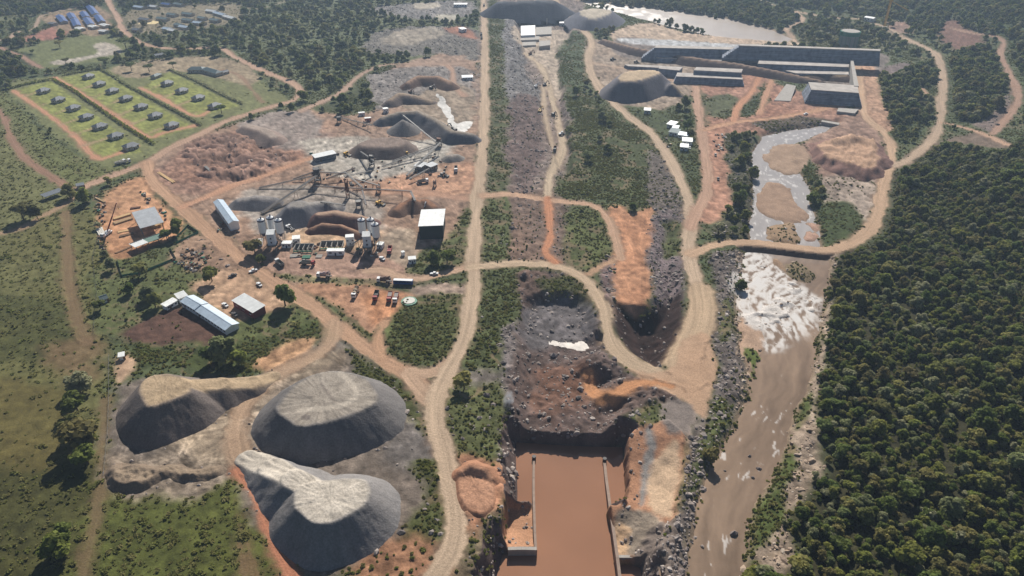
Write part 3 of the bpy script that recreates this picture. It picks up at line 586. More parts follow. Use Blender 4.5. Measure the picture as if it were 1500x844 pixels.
def flatmat(name, col, rough=.8, metal=0.0, var=.12, scale=1.5, bump=0.0, wave=0.0, spec=.3):
    """plain procedural paint, sheet or concrete: base colour with grime noise; wave = corrugation per metre"""
    if name in MATS: return MATS[name]
    m, nt, b = nodes(name); L = nt.links.new
    tc = nt.nodes.new('ShaderNodeTexCoord')
    n = nt.nodes.new('ShaderNodeTexNoise'); n.inputs['Scale'].default_value = scale; n.inputs['Detail'].default_value = 5
    L(tc.outputs['Object'], n.inputs['Vector'])
    mr_ = nt.nodes.new('ShaderNodeMapRange'); mr_.inputs[1].default_value = .25; mr_.inputs[2].default_value = .75
    mr_.inputs[3].default_value = 1 - var; mr_.inputs[4].default_value = 1 + var
    mx = nt.nodes.new('ShaderNodeMix'); mx.data_type = 'RGBA'; mx.blend_type = 'MULTIPLY'; mx.inputs[0].default_value = 1
    c = lin(col); mx.inputs[6].default_value = (c[0], c[1], c[2], 1)
    L(n.outputs['Fac'], mr_.inputs[0]); L(mr_.outputs[0], mx.inputs[7]); L(mx.outputs[2], b.inputs['Base Color'])
    b.inputs['Roughness'].default_value = rough; b.inputs['Metallic'].default_value = metal; b.inputs['Specular IOR Level'].default_value = spec
    if wave:
        w = nt.nodes.new('ShaderNodeTexWave'); w.inputs['Scale'].default_value = wave; w.bands_direction = 'X'
        bp = nt.nodes.new('ShaderNodeBump'); bp.inputs['Strength'].default_value = .5; bp.inputs['Distance'].default_value = .05
        L(tc.outputs['Object'], w.inputs['Vector']); L(w.outputs['Fac'], bp.inputs['Height']); L(bp.outputs[0], b.inputs['Normal'])
    elif bump:
        bp = nt.nodes.new('ShaderNodeBump'); bp.inputs['Strength'].default_value = bump; bp.inputs['Distance'].default_value = .2
        L(n.outputs['Fac'], bp.inputs['Height']); L(bp.outputs[0], b.inputs['Normal'])
    MATS[name] = m; return m

# ------------------------------------------------------------------ object helpers
def tag(o, label=None, cat=None, group=None, kind=None):
    if label: o['label'] = label
    if cat: o['category'] = cat
    if group: o['group'] = group
    if kind: o['kind'] = kind
    return o
def link(o, parent=None):
    COL.objects.link(o)
    if parent is not None: o.parent = parent
    return o
def thing(name, loc, rz, label, cat, group=None):
    e = bpy.data.objects.new(name, None); e.empty_display_size = .5
    e.location = loc; e.rotation_euler = (0, 0, rz); link(e); return tag(e, label, cat, group)
_I = np.arange(NV - 1)[:, None] * NU + np.arange(NU - 1)[None, :]
Q = np.stack([_I, _I + NU, _I + NU + 1, _I + 1], -1).reshape(-1, 4)
def np_mesh(name, co, quads, mat, col=None, foam=None, smooth=True):
    me = bpy.data.meshes.new(name)
    me.vertices.add(len(co)); me.vertices.foreach_set('co', co.astype(np.float32).ravel())
    k = quads.shape[1]
    me.loops.add(quads.size); me.loops.foreach_set('vertex_index', quads.astype(np.int32).ravel())
    me.polygons.add(len(quads)); me.polygons.foreach_set('loop_start', np.arange(0, quads.size, k, dtype=np.int32))
    me.polygons.foreach_set('loop_total', np.full(len(quads), k, np.int32))
    if smooth: me.polygons.foreach_set('use_smooth', np.ones(len(quads), bool))
    if col is not None:
        a = me.attributes.new('Col', 'FLOAT_COLOR', 'POINT')
        a.data.foreach_set('color', np.concatenate([np.clip(col, .002, .95), np.ones((len(col), 1))], 1).astype(np.float32).ravel())
    if foam is not None:
        a = me.attributes.new('Foam', 'FLOAT', 'POINT'); a.data.foreach_set('value', foam.astype(np.float32))
    me.update(calc_edges=True)
    if mat: me.materials.append(mat)
    return me
def grid_obj(name, fsel, zabs, col, mat, foam=None, parent=None):
    q = Q[fsel]; u, inv = np.unique(q, return_inverse=True)
    co = np.stack([X[u], Y[u], zabs[u]], 1)
    me = np_mesh(name, co, inv.reshape(-1, 4), mat, col[u], None if foam is None else foam[u])
    return link(bpy.data.objects.new(name, me), parent)
ZA = M + Z
_l = C.mean(1)[:, None]; C = _l + (C - _l) * np.where(_l > .12, .88, .92)      # dusty, slightly greyed earth
fk = K[Q[:, 0]]
# drop specks of a class: keep a face's class only when two of its corners agree
agree = (K[Q] == fk[:, None]).sum(1); fk = np.where(agree >= 2, fk, 0)
LABEL = {'camp_track': 'bare dirt lanes between the lawns of the worker houses', 'camp_road': 'dirt road curving round the worker houses',
         'farm_track': 'faint dirt farm tracks through the pasture at the left', 'yard_road': 'worn dirt lanes in the plant yard and stockpile yard',
         'ring_road': 'wide reddish dirt road running diagonally past the plant', 'link_road': 'dirt road curving from the plant to the haul road',
         'haul_road': 'long straight tan haul road through the middle of the site', 'channel_road': 'dirt tracks along the spillway channel',
         'dam_road': 'tan dirt roads leading to the dam', 'crossing_road': 'dirt road crossing the river on an embankment', 'hill_road': 'dirt road climbing the wooded hill at the right'}
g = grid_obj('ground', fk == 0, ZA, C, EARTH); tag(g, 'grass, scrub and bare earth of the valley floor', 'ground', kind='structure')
for nm, k in CLS.items():
    o = grid_obj(nm, fk == k, ZA, C, EARTH); tag(o, LABEL[nm], 'road', kind='structure')

# ------------------------------------------------------------------ water
fm = lambda a, t: (a[Q] > t).any(1)
def water(name, d, z, col, foam, mat, label, reach=-6.0, cat='water', riv=0.0, mott=0.0):
    sel = fm(d, reach); fo = np.clip(foam, 0, 1)
    c = lin(col)[None, :] * (1 + .25 * n4 + .12 * n1 + .3 * n7 + riv * .9 * flo2 + riv * .35 * (flow - .5))[:, None]
    if riv: c = c + (lin((178, 174, 172))[None, :] * (1 + .25 * flo2)[:, None] - c) * (sstep(385, 345, PV) * .8)[:, None]  # upper reach paled: sky reflection put into the water colour
    if mott: c = c * np.clip(1 + mott * (n6 + n8), .2, 1.6)[:, None]
    c = c + (np.array([.66, .63, .60])[None, :] - c) * fo[:, None]
    zz = M * 0 + z + fo * .12 * (n5 + .5)
    o = grid_obj(name, sel, zz, c, mat, fo); return tag(o, label, cat, kind='structure')
WRIV = water_material('river_water', .08, .3, .6); WPOOL = water_material('pool_water', .07, .25, .10); WFAR = water_material('far_river_water', .3, .3, .6)
_d, _s, _a = ldist(catmull(wpoly([(1225, 183), (1150, 196), (1110, 215), (1105, 260), (1140, 262), (1180, 290), (1190, 350), (1170, 400), (1130, 440), (1150, 500), (1140, 570), (1110, 630), (1080, 690), (1060, 740), (1050, 800), (1045, 900)], WZ), 5), X + n1 * 6, Y + n2 * 6, 45)
flow = fbm(_s * .9, _a * .22, 1.5, 4, 41); flo2 = fbm(_s, _a * .12, 5, 4, 43) - .5
rp = np.clip(sstep(-6, 6, m_rap) * 1.0, 0, 1)
near_r = sstep(.67, .75, flow) * .5 * sstep(470, 520, PV)
fo = np.maximum(rp * sstep(.26, .66, flow + .5 * n6), near_r * sstep(.46, .58, fbm(X, Y, 22, 3, 44)))
fo = np.maximum(fo, sstep(360, 340, PV) * sstep(.6, .72, flow) * .45)
water('river', rsd, WZ, (142, 121, 102), fo, WRIV, 'shallow muddy river with white rapids flowing down the right side', -9, riv=1.0)
far_glare = sstep(.45, .7, fbm(X * .4, Y * .3, 5, 3, 47)) * sstep(1010, 900, PU) * .7  # white glare of the far reach, painted through the foam mask
water('far_river', r2, WZ, (164, 150, 138), far_glare, WFAR, 'bright river reach behind the dam at the top', -12)
water('flood_basin', psd, PZ, (152, 112, 88), n1 * 0, WPOOL, 'flat brown water filling the basin between the concrete walls', -3)
for nm, d, z, lb in PONDS:
    water(nm, d, z, (172, 168, 162) if 'slurry' in lb else (150, 138, 128), n1 * 0, water_material('pond_water', .34, 2.2, .9, .35), lb, -2, mott=1.3)  # slurry paler than the pond: its glint is put into the colour

# ------------------------------------------------------------------ stockpiles and spoil heaps, each a thing resting on the ground
HEAP = np.full(N, -99.0)
def heap(name, label, feats, col, top=None, slope=.80, streak=.25, rough=.25, warp=3.0, cat='stockpile', group=None, marks=()):
    """feats: ('top', pixel outline at that height, h) | ('ridge', [(px, py, h)...], half width)"""
    P = []
    for f in feats:
        if f[0] == 'top': P.append((wpoly(catmull(f[1], 4, True), f[2]), f[2]))
        else: P.append((np.array([list(G(a, b, c)) + [c] for a, b, c in f[1]], float), f[2] + max(q[2] for q in f[1])))
    lo = np.min([p[:, :2].min(0) - h / slope - 8 for p, h in P], 0); hi = np.max([p[:, :2].max(0) + h / slope + 8 for p, h in P], 0)
    S = np.nonzero((X > lo[0]) & (X < hi[0]) & (Y > lo[1]) & (Y < hi[1]))[0]
    x, y = X[S], Y[S]; xw = x + n1[S] * warp; yw = y + n2[S] * warp
    hh = np.full(len(S), -50.0); topm = np.zeros(len(S))
    for f, (p, hm) in zip(feats, P):
        if f[0] == 'top':
            d = sdist(p, xw, yw, 200)
            h = np.where(d > 0, f[2], f[2] + d * slope); topm = np.maximum(topm, sstep(-1.0, 1.6, d + 4 * n1[S]))
        else:
            h = np.full(len(S), -50.0)
            for i in range(len(p) - 1):
                ax, ay, ah = p[i]; bx, by, bh = p[i + 1]; ex, ey = bx - ax, by - ay; L = ex * ex + ey * ey + 1e-9
                t = np.clip(((xw - ax) * ex + (yw - ay) * ey) / L, 0, 1)
                d = np.hypot(xw - ax - t * ex, yw - ay - t * ey)
                h = np.maximum(h, ah + (bh - ah) * t - np.maximum(0, d - f[2]) * slope)
                if f[2] > 1: topm = np.maximum(topm, sstep(f[2] + 1.4, f[2] - 1, d + 3 * n1[S]))
        hh = np.maximum(hh, h)
    c0 = P[0][0][:, :2].mean(0); ang = np.arctan2(y - c0[1], x - c0[0]); rad = np.hypot(x - c0[0], y - c0[1])
    st = vn(ang * 22 + 100, rad * .06, 61) * .6 + vn(ang * 55 + 300, rad * .1, 62) * .4 - .5
    m3, m1, m5 = n3[S], n1[S], n5[S]; st2 = vn(ang * 34 + 500, rad * .15, 66) - .5
    z = hh + np.where(hh > 0, rough * (.35 + .65 * topm) * (m3 * 1.6 + m5 * .8 + m1) + (1 - topm) * st * .15 + topm * st2 * .45, 0)
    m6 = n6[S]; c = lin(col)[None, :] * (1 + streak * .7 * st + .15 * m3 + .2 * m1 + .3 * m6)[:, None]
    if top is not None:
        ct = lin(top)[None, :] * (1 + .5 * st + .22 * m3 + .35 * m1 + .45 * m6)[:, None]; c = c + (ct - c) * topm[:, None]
    for pl, zm, wm, cm in marks:
        ml = catmull(np.stack(flat([q[0] for q in pl], [q[1] for q in pl], zm), 1), 5); dm = np.full(len(S), 1e9)
        for i in range(len(ml) - 1):
            e = ml[i + 1] - ml[i]; t = np.clip(((x - ml[i][0]) * e[0] + (y - ml[i][1]) * e[1]) / (e @ e + 1e-9), 0, 1); dm = np.minimum(dm, np.hypot(x - ml[i][0] - t * e[0], y - ml[i][1] - t * e[1]))
        mk = sstep(wm + .6, wm - .6, dm + m3)[:, None] * .5; c = c * (1 - mk) + lin(cm)[None, :] * (1 + .3 * m6)[:, None] * mk
    inv = np.full(N, -1); inv[S] = np.arange(len(S))
    q = inv[Q[(inv[Q[:, 0]] >= 0) & (inv[Q[:, 2]] >= 0)]]
    q = q[(q >= 0).all(1)]; q = q[(z[q] > -.7).any(1)]
    u, iv = np.unique(q, return_inverse=True)
    me = np_mesh(name, np.stack([x[u], y[u], (M[S] + z)[u]], 1), iv.reshape(-1, 4), EARTH, c[u])
    o = link(bpy.data.objects.new(name, me)); tag(o, label, cat, group)
    HEAP[S] = np.maximum(HEAP[S], z)
    for k in D: D[k][S] = np.where(z > 0, 0, D[k][S])
    D['rock'][S] += .05 * (z < 0) * (z > -1.6) * (K[S] == 0) * (slope > .7)
    return o
GRV, GRVT = (138, 132, 128), (178, 164, 146)
heap('gravel_stockpile', 'pale flat-topped grey gravel stockpile nearest the camera, with a ramp', [('top', [(433, 738), (441, 752), (457, 764), (475, 766), (500, 760), (530, 744), (541, 725), (536, 706), (515, 700), (490, 700), (455, 705), (436, 715)], 11.2), ('ridge', [(478, 722, 11.2), (430, 700, 9.5), (395, 685, 5), (360, 672, .5)], 4.5)], (136, 132, 130), (196, 186, 172), .96)  # sides darkened and steepened to carry the shade of the near face
heap('gravel_stockpile', 'middle grey gravel stockpile with a curved pale track on its top', [('top', [(402, 597), (413, 612), (437, 624), (472, 619), (512, 609), (550, 590), (548, 568), (528, 550), (490, 543), (448, 552), (415, 572)], 11.5)], (122, 118, 116), (160, 150, 138), .96, marks=[([(498, 545), (514, 560), (521, 577), (505, 591), (472, 597), (440, 600)], 12, 1.5, (206, 194, 178)), ([(447, 610), (450, 611)], 12, 1.4, (70, 62, 66)), ([(470, 560), (480, 575), (490, 588)], 12, .5, (110, 100, 94))])  # darker sides carry the face shade; dark mark stands for a hole
heap('gravel_stockpile', 'left grey-brown gravel stockpile with a long ramp to the right', [('top', [(205, 580), (214, 596), (232, 594), (262, 583), (280, 572), (275, 558), (250, 548), (220, 552), (207, 565)], 12), ('ridge', [(250, 565, 12), (320, 562, 7), (365, 560, 3), (395, 552, .3)], 4.5)], (122, 112, 106), (176, 154, 126), .94)  # side colour darkened to carry the shade of the face
heap('gravel_stockpile', 'low brown spoil bench at the left corner of the stockpile yard', [('top', [(166, 700), (190, 705), (215, 702), (225, 690), (200, 680), (172, 682)], 3.2), ('ridge', [(235, 690, 2.5), (270, 692, 2.2), (305, 685, 2.0)], 1.5)], (132, 116, 100), (150, 132, 112), .8, rough=1.6, warp=8)
heap('sand_heap', 'orange sand heap beside the haul road near the basin', [('top', [(674, 696), (690, 690), (712, 692), (722, 704), (724, 735), (708, 752), (688, 750), (676, 725)], 1.2), ('ridge', [(676, 690, 2.6), (692, 680, 3.8), (712, 685, 3.4), (721, 698, 2.2)], 1.0)], (166, 122, 96), (176, 134, 108), .8, rough=.4, warp=3, cat='sand heap')
heap('aggregate_stockpile', 'steep dark grey aggregate stockpile behind the left silos', [('top', [(418, 305), (430, 304), (444, 303.5), (452, 298), (440, 293), (424, 296)], 10), ('ridge', [(448, 299, 9.5), (475, 296, 7), (492, 300, 3)], 3)], (124, 122, 124), (150, 144, 138), .92)
heap('soil_stockpile', 'red-brown sand stockpile between the two silo groups, upper ridge', [('ridge', [(468, 313, 6.5), (490, 311, 6.8), (525, 317, 6), (545, 322, 3)], 2.5)], (112, 84, 78), (176, 148, 126), .8)
heap('soil_stockpile', 'lower dark brown sand ridge in front of the red-brown stockpile', [('ridge', [(457, 334, 3), (472, 327, 4.5), (500, 330, 4.2), (525, 340, 3)], 1.2)], (104, 74, 66), (168, 134, 110), .85)
heap('soil_stockpile', 'dark brown heap with a sharp peak beside the white-roofed shed', [('ridge', [(604, 290, 7), (606, 293, 6.5)], .5), ('ridge', [(582, 306, 3.5), (590, 298, 4), (622, 293, 4.5), (636, 302, 3)], 2)], (110, 88, 76), (150, 112, 88), .66)
heap('aggregate_stockpile', 'conical grey aggregate pile under the long conveyor tip', [('ridge', [(590, 175, 10.5), (590.5, 175.5, 10.5)], .3)], (128, 124, 122), None, .72, warp=.6, rough=.12)
heap('aggregate_stockpile', 'large dark crescent stockpile behind the conical pile', [('ridge', [(560, 172, 6), (585, 164, 8), (612, 163, 9), (638, 176, 9), (662, 192, 8), (690, 196, 6)], 2.0)], (112, 110, 112), (150, 138, 124), .9)
heap('soil_stockpile', 'dark shaded bank of spoil behind the crusher yard', [('ridge', [(572, 146, 5), (585, 137, 7), (605, 140, 6), (632, 148, 2)], 3)], (116, 104, 98), (160, 140, 120), .75)
heap('soil_stockpile', 'brown curved spoil heap with a dark hollow near the link road', [('ridge', [(598, 120, 5), (612, 112, 7), (640, 111, 7.5), (658, 120, 6)], 2.5)], (116, 94, 82), (166, 136, 114), .7)
heap('aggregate_stockpile', 'broad grey-brown stockpile above the crusher', [('top', [(525, 212), (545, 216), (575, 216), (595, 210), (585, 202), (550, 202)], 7)], (122, 108, 100), (138, 122, 112), .7)
heap('aggregate_stockpile', 'small rounded grey pile near the two grey cabins', [('ridge', [(658, 228, 3.5), (668, 226, 3.5)], 2)], (140, 134, 128), (160, 150, 140), .65)
heap('aggregate_stockpile', 'dark grey heaps at the left edge of the plant yard', [('ridge', [(352, 293, 4.5), (372, 289, 6), (392, 290, 5)], 2.5)], (118, 116, 118), (146, 140, 136), .7)
heap('soil_stockpile', 'smooth grey-brown heap near the camp road bend', [('ridge', [(362, 184, 4), (385, 190, 5), (400, 200, 4.5)], 4)], (146, 128, 118), (164, 148, 136), .6)
heap('spoil_heap', 'big dark fan-shaped spoil heap with a pale rim below the dam road', [('top', [(905, 117), (918, 119), (935, 118), (952, 113), (968, 107), (955, 102), (930, 103), (910, 108)], 16), ('ridge', [(985, 122, 10), (1000, 138, 2)], 2)], (120, 116, 120), (190, 168, 140), .9, warp=2)
heap('spoil_heap', 'dark spoil slope under the pale platform near the upper river', [('top', [(862, 27), (885, 24), (897, 17), (885, 13), (862, 13), (848, 18)], 12)], (112, 112, 120), (186, 174, 156), .62, warp=2)
heap('spoil_heap', 'large brown spoil heap with gullied flanks beside the river road', [('top', [(1210, 226), (1232, 236), (1262, 246), (1282, 238), (1288, 216), (1272, 204), (1240, 200), (1214, 208)], 5.5), ('ridge', [(1222, 205, 8), (1250, 198, 9), (1275, 205, 7.5), (1284, 225, 6)], 1.5)], (136, 106, 96), (186, 152, 126), .55, streak=.7, rough=2.0, warp=16)
for i, (a, b, h) in enumerate([(282, 226, 2.5), (312, 212, 3.2), (368, 228, 3), (318, 250, 2.5)]):
    heap('earth_heap', ['low brown earth heap at the left end of the eroded spoil ground', 'brown earth heap at the top of the eroded spoil ground', 'brown earth heap at the right of the eroded spoil ground', 'low earth heap at the bottom of the eroded spoil ground'][i], [('ridge', [(a - 7 - 3 * i, b - 2 + i, h), (a + 6, b + 4 - 2 * i, h * .6)], .8)], (146, 116, 102), (166, 136, 118), .45, rough=1.5, warp=12, cat='earth heap', group='earth heaps by the ring road')
# ------------------------------------------------------------------ built things
KEEP = []
class MB:
    def __init__(s): s.bm = bmesh.new()
    def box(s, c, d, rz=0, ry=0, rx=0):
        m = Matrix.Translation(c) @ Matrix.Rotation(rz, 4, 'Z') @ Matrix.Rotation(ry, 4, 'Y') @ Matrix.Rotation(rx, 4, 'X') @ Matrix.Diagonal((d[0], d[1], d[2], 1))
        bmesh.ops.create_cube(s.bm, size=1, matrix=m); return s
    def cyl(s, c, r, h, axis='Z', r2=None, seg=12):
        rot = {'Z': Matrix.Identity(4), 'Y': Matrix.Rotation(math.pi / 2, 4, 'X'), 'X': Matrix.Rotation(math.pi / 2, 4, 'Y')}[axis]
        bmesh.ops.create_cone(s.bm, cap_ends=True, segments=seg, radius1=r, radius2=r if r2 is None else r2, depth=h, matrix=Matrix.Translation(c) @ rot); return s
    def beam(s, p, q, w, h=None):
        p, q = Vector(p), Vector(q); d = q - p; L = d.length; h = h or w
        rot = d.to_track_quat('X', 'Z').to_matrix().to_4x4()
        bmesh.ops.create_cube(s.bm, size=1, matrix=Matrix.Translation((p + q) / 2) @ rot @ Matrix.Diagonal((L, w, h, 1))); return s
    def poly(s, vs, fs):
        v = [s.bm.verts.new(x) for x in vs]
        for f in fs: s.bm.faces.new([v[i] for i in f])
        return s
    def mesh(s, name, mat, bevel=0):
        if bevel: bmesh.ops.bevel(s.bm, geom=list(s.bm.edges), offset=bevel, segments=1, affect='EDGES')
        bmesh.ops.recalc_face_normals(s.bm, faces=list(s.bm.faces))
        me = bpy.data.meshes.new(name); s.bm.to_mesh(me); s.bm.free(); me.materials.append(mat); return me
    def build(s, name, mat, parent=None, bevel=0, label=None):
        o = link(bpy.data.objects.new(name, s.mesh(name, mat, bevel)), parent)
        if label: o['label'] = label
        return o
def gz_(x, y):
    r0 = int(np.argmin(np.abs(ROWY - y))) * NU; row = slice(max(r0 - NU, 0), r0 + 2 * NU)
    k = np.argmin((X[row] - x) ** 2 + (Y[row] - y) ** 2) + row.start; return float(ZA[k])
def ax(A, B, z=0.0):
    """middle, length and heading of a line traced between two photograph pixels, z above ground"""
    x0, y0 = G(A[0], A[1], z); x1, y1 = G(B[0], B[1], z)
    m = ((x0 + x1) / 2, (y0 + y1) / 2); L = math.hypot(x1 - x0, y1 - y0)
    return Vector((float(m[0]), float(m[1]), gz_(*m))), float(L), math.atan2(y1 - y0, x1 - x0)
def copy_tree(o, parent=None):
    c = o.copy(); COL.objects.link(c); c.parent = parent
    for ch in list(o.children): copy_tree(ch, c)
    return c
def banded(name, col):
    """rolled concrete: bands paint the lit step treads of its lifts; vertical streaks"""
    m, nt, b = nodes(name); L = nt.links.new
    tc = nt.nodes.new('ShaderNodeTexCoord'); mp = nt.nodes.new('ShaderNodeMapping'); mp.inputs['Scale'].default_value = (.03, .03, .9)
    n = nt.nodes.new('ShaderNodeTexNoise'); n.inputs['Scale'].default_value = 1.0; n.inputs['Detail'].default_value = 5
    mp2 = nt.nodes.new('ShaderNodeMapping'); mp2.inputs['Scale'].default_value = (.25, .25, .05); n_ = nt.nodes.new('ShaderNodeTexNoise'); n_.inputs['Scale'].default_value = 1.0; n_.inputs['Detail'].default_value = 6
    ml = nt.nodes.new('ShaderNodeMath'); ml.operation = 'ADD'; mr_ = nt.nodes.new('ShaderNodeMapRange'); mr_.inputs[1].default_value = .7; mr_.inputs[2].default_value = 1.3; mr_.inputs[3].default_value = .5; mr_.inputs[4].default_value = 1.5
    mx = nt.nodes.new('ShaderNodeMix'); mx.data_type = 'RGBA'; mx.blend_type = 'MULTIPLY'; mx.inputs[0].default_value = 1; c = lin(col); mx.inputs[6].default_value = (c[0], c[1], c[2], 1)
    L(tc.outputs['Object'], mp.inputs[0]); L(mp.outputs[0], n.inputs['Vector']); L(tc.outputs['Object'], mp2.inputs[0]); L(mp2.outputs[0], n_.inputs['Vector'])
    L(n.outputs['Fac'], ml.inputs[0]); L(n_.outputs['Fac'], ml.inputs[1]); L(ml.outputs[0], mr_.inputs[0]); L(mr_.outputs[0], mx.inputs[7]); L(mx.outputs[2], b.inputs['Base Color']); b.inputs['Roughness'].default_value = .9
    return m
W_ = flatmat('white_sheet', (226, 228, 226), .45, wave=4.0, var=.16, scale=.35); WP = flatmat('white_paint', (236, 237, 236), .6, var=.08)
BLS = flatmat('pale_blue_sheet', (190, 206, 220), .4, wave=4.0, var=.16, scale=.35); GYS = flatmat('grey_sheet', (170, 174, 178), .5, wave=3.0, var=.16, scale=.35)
GRS = flatmat('green_sheet', (104, 130, 118), .5, wave=3.0, var=.12); BLR = flatmat('blue_roof', (74, 98, 150), .35, wave=2.0, var=.1)
HSR = flatmat('slate_roof', (104, 110, 118), .6, wave=2.0, var=.12); HSG = flatmat('green_grey_roof', (98, 116, 118), .6, wave=2.0, var=.12)
CON = flatmat('concrete', (172, 166, 158), .85, var=.14, scale=.4, bump=.2); CONB = banded('rolled_concrete', (122, 130, 144))  # rolled concrete tinted blue to carry the skylit shade of the dam faces
STEEL = flatmat('dark_steel', (78, 76, 76), .6, var=.15); STL2 = flatmat('grey_steel', (128, 126, 122), .55, var=.15); RUST = flatmat('rusty_steel', (112, 78, 60), .8, var=.25)
GLASS = flatmat('dark_glass', (28, 34, 42), .12, var=.02, spec=.6); TYRE = flatmat('tyre_rubber', (30, 30, 30), .9, var=.1)
CREAM = flatmat('cream_wall', (196, 186, 170), .85, var=.08); WOODP = flatmat('sawn_timber', (206, 172, 124), .8, var=.18); DKW = flatmat('dark_timber', (120, 92, 66), .85, var=.2)
REDP = flatmat('red_paint', (150, 42, 40), .4, var=.1); YEL = flatmat('yellow_paint', (214, 166, 40), .45, var=.1); BLUP = flatmat('blue_paint', (44, 86, 150), .35, var=.1)
GRNP = flatmat('green_paint', (52, 120, 92), .5, var=.12); DRUM = flatmat('drum_paint', (196, 190, 182), .5, var=.2); TARP = flatmat('pale_tarp', (214, 210, 200), .7, var=.1)
NAVY = flatmat('navy_cap', (40, 46, 78), .5, var=.1); PINKB = flatmat('plum_wall', (120, 60, 60), .7, var=.1)

def building(name, A, B, width, h, label, roof=W_, wall=CREAM, kind='gable', rise=1.2, over=.5, doors=1, windows=3, cat='building', group=None, open_=False, zpix=None, base=0.3, both=True):
    """A, B: pixels of the ends of the roof's middle line, seen at roof height"""
    zz = (h + rise * .5) if zpix is None else zpix
    m, L, rz = ax(A, B, zz); t = thing(name, m, rz, label, cat, group); KEEP.append((m.x, m.y, max(L, width) * .6))
    a, b = L / 2, width / 2
    if open_:
        n = max(2, int(L / 5) + 1)
        for i in range(n):
            for s in (-1, 1): MB().box((-a + .3 + (L - .6) * i / (n - 1), s * (b - .3), h / 2 - .3), (.35, .35, h + .6)).build('post', STL2, t)
        MB().beam((-a, -b + .3, h - .2), (a, -b + .3, h - .2), .25, .4).build('eave_beam', STL2, t); MB().beam((-a, b - .3, h - .2), (a, b - .3, h - .2), .25, .4).build('eave_beam', STL2, t)
    else:
        w = MB(); w.box((0, 0, h / 2 - base / 2), (L, width, h + base))
        if kind == 'gable':
            w.poly([(-a, -b, h), (-a, b, h), (-a, 0, h + rise)], [(0, 1, 2)]); w.poly([(a, -b, h), (a, b, h), (a, 0, h + rise)], [(0, 1, 2)])
        w.build('wall', wall, t)
        for s in ((-1, 1) if both else (-1,)):
            for i in range(windows):
                x = -a + L * (i + .5) / windows
                win = MB().box((x, s * (b + .03), h * .58), (min(1.5, L / windows * .5), .08, h * .3)).build('window', GLASS, t)
                MB().box((x, s * (b + .07), h * .58 - h * .17), (min(1.8, L / windows * .6), .14, .1)).build('sill', WP, win)
            if doors: MB().box((-a + L * (.5 / max(windows, 1)) + L / max(windows, 1) * .5, s * (b + .03), .95), (1.0, .07, 2.0)).build('door', DKW, t)
    o = over; T = .12
    r = MB()
    if kind == 'gable':
        for s in (-1, 1):
            v = [(-a - o, s * (b + o), h - rise * o / b), (a + o, s * (b + o), h - rise * o / b), (a + o, 0, h + rise), (-a - o, 0, h + rise)]
            r.poly(v + [(x, y, z + T) for x, y, z in v], [(0, 1, 2, 3), (4, 5, 6, 7), (0, 1, 5, 4), (1, 2, 6, 5), (2, 3, 7, 6), (3, 0, 4, 7)])
        ro = r.build('roof', roof, t); MB().box((0, 0, h + rise + T + .02), (L + 2 * o, .45, .08)).build('ridge_cap', roof, ro)
    elif kind == 'hip':
        v = [(-a - o, -b - o, h), (a + o, -b - o, h), (a + o, b + o, h), (-a - o, b + o, h), (-a + b * .8, 0, h + rise), (a - b * .8, 0, h + rise)]
        r.poly(v, [(0, 1, 5, 4), (1, 2, 5), (2, 3, 4, 5), (3, 0, 4), (3, 2, 1, 0)]); r.build('roof', roof, t)
    else:
        v = [(-a - o, -b - o, h), (a + o, -b - o, h), (a + o, b + o, h + rise), (-a - o, b + o, h + rise)]
        r.poly(v + [(x, y, z + T) for x, y, z in v], [(3, 2, 1, 0), (4, 5, 6, 7), (0, 1, 5, 4), (1, 2, 6, 5), (2, 3, 7, 6), (3, 0, 4, 7)]); r.build('roof', roof, t)
    return t
# --- worker houses on their lawns
def house_proto():
    t = thing('worker_house', (0, 0, 0), 0, 'x', 'house'); L, w, h = 10.5, 7.5, 2.9
    MB().box((0, 0, h / 2 - .2), (L, w, h + .4)).build('wall', CREAM, t)
    r = MB(); a, b, o = L / 2, w / 2, .7
    v = [(-a - o, -b - o, h), (a + o, -b - o, h), (a + o, b + o, h), (-a - o, b + o, h), (-a + b * .8, 0, h + 2.2), (a - b * .8, 0, h + 2.2)]
    r.poly(v, [(0, 1, 5, 4), (1, 2, 5), (2, 3, 4, 5), (3, 0, 4), (3, 2, 1, 0)]); r.build('roof', HSR, t)
    v = [(-1.5, -b - 2.2, h - .3), (2.5, -b - 2.2, h - .3), (2.5, -b - .1, h + .35), (-1.5, -b - .1, h + .35)]
    MB().poly(v + [(x, y, z + .1) for x, y, z in v], [(3, 2, 1, 0), (4, 5, 6, 7), (0, 1, 5, 4), (1, 2, 6, 5), (2, 3, 7, 6), (3, 0, 4, 7)]).build('porch_roof', HSR, t)
    for x in (-1.3, 2.3): MB().box((x, -b - 2.0, h / 2 - .2), (.2, .2, h)).build('porch_post', WP, t)
    MB().box((.5, -b - .03, 1.0), (1, .08, 2.1)).build('door', DKW, t)
    for x in (-3.6, 3.9):
        for s in (-1, 1): MB().box((x, s * (b + .03), 1.6), (1.5, .08, 1.1)).build('window', GLASS, t)
    MB().box((-a - .03, .5, 1.6), (.08, 1.4, 1.1)).build('window', GLASS, t)
    return t
hp = house_proto()
colA = [(63, 133), (85, 146), (107, 158), (126, 171), (146, 185), (169, 199), (191, 214)]; colB = [(129, 112), (145, 123), (164, 133), (184, 144), (206, 156), (227, 169), (251, 183)]; colC = [(244.5, 122), (266, 133), (290, 143), (314, 155)]
ORD = ['first', 'second', 'third', 'fourth', 'fifth', 'sixth', 'seventh']; first = True
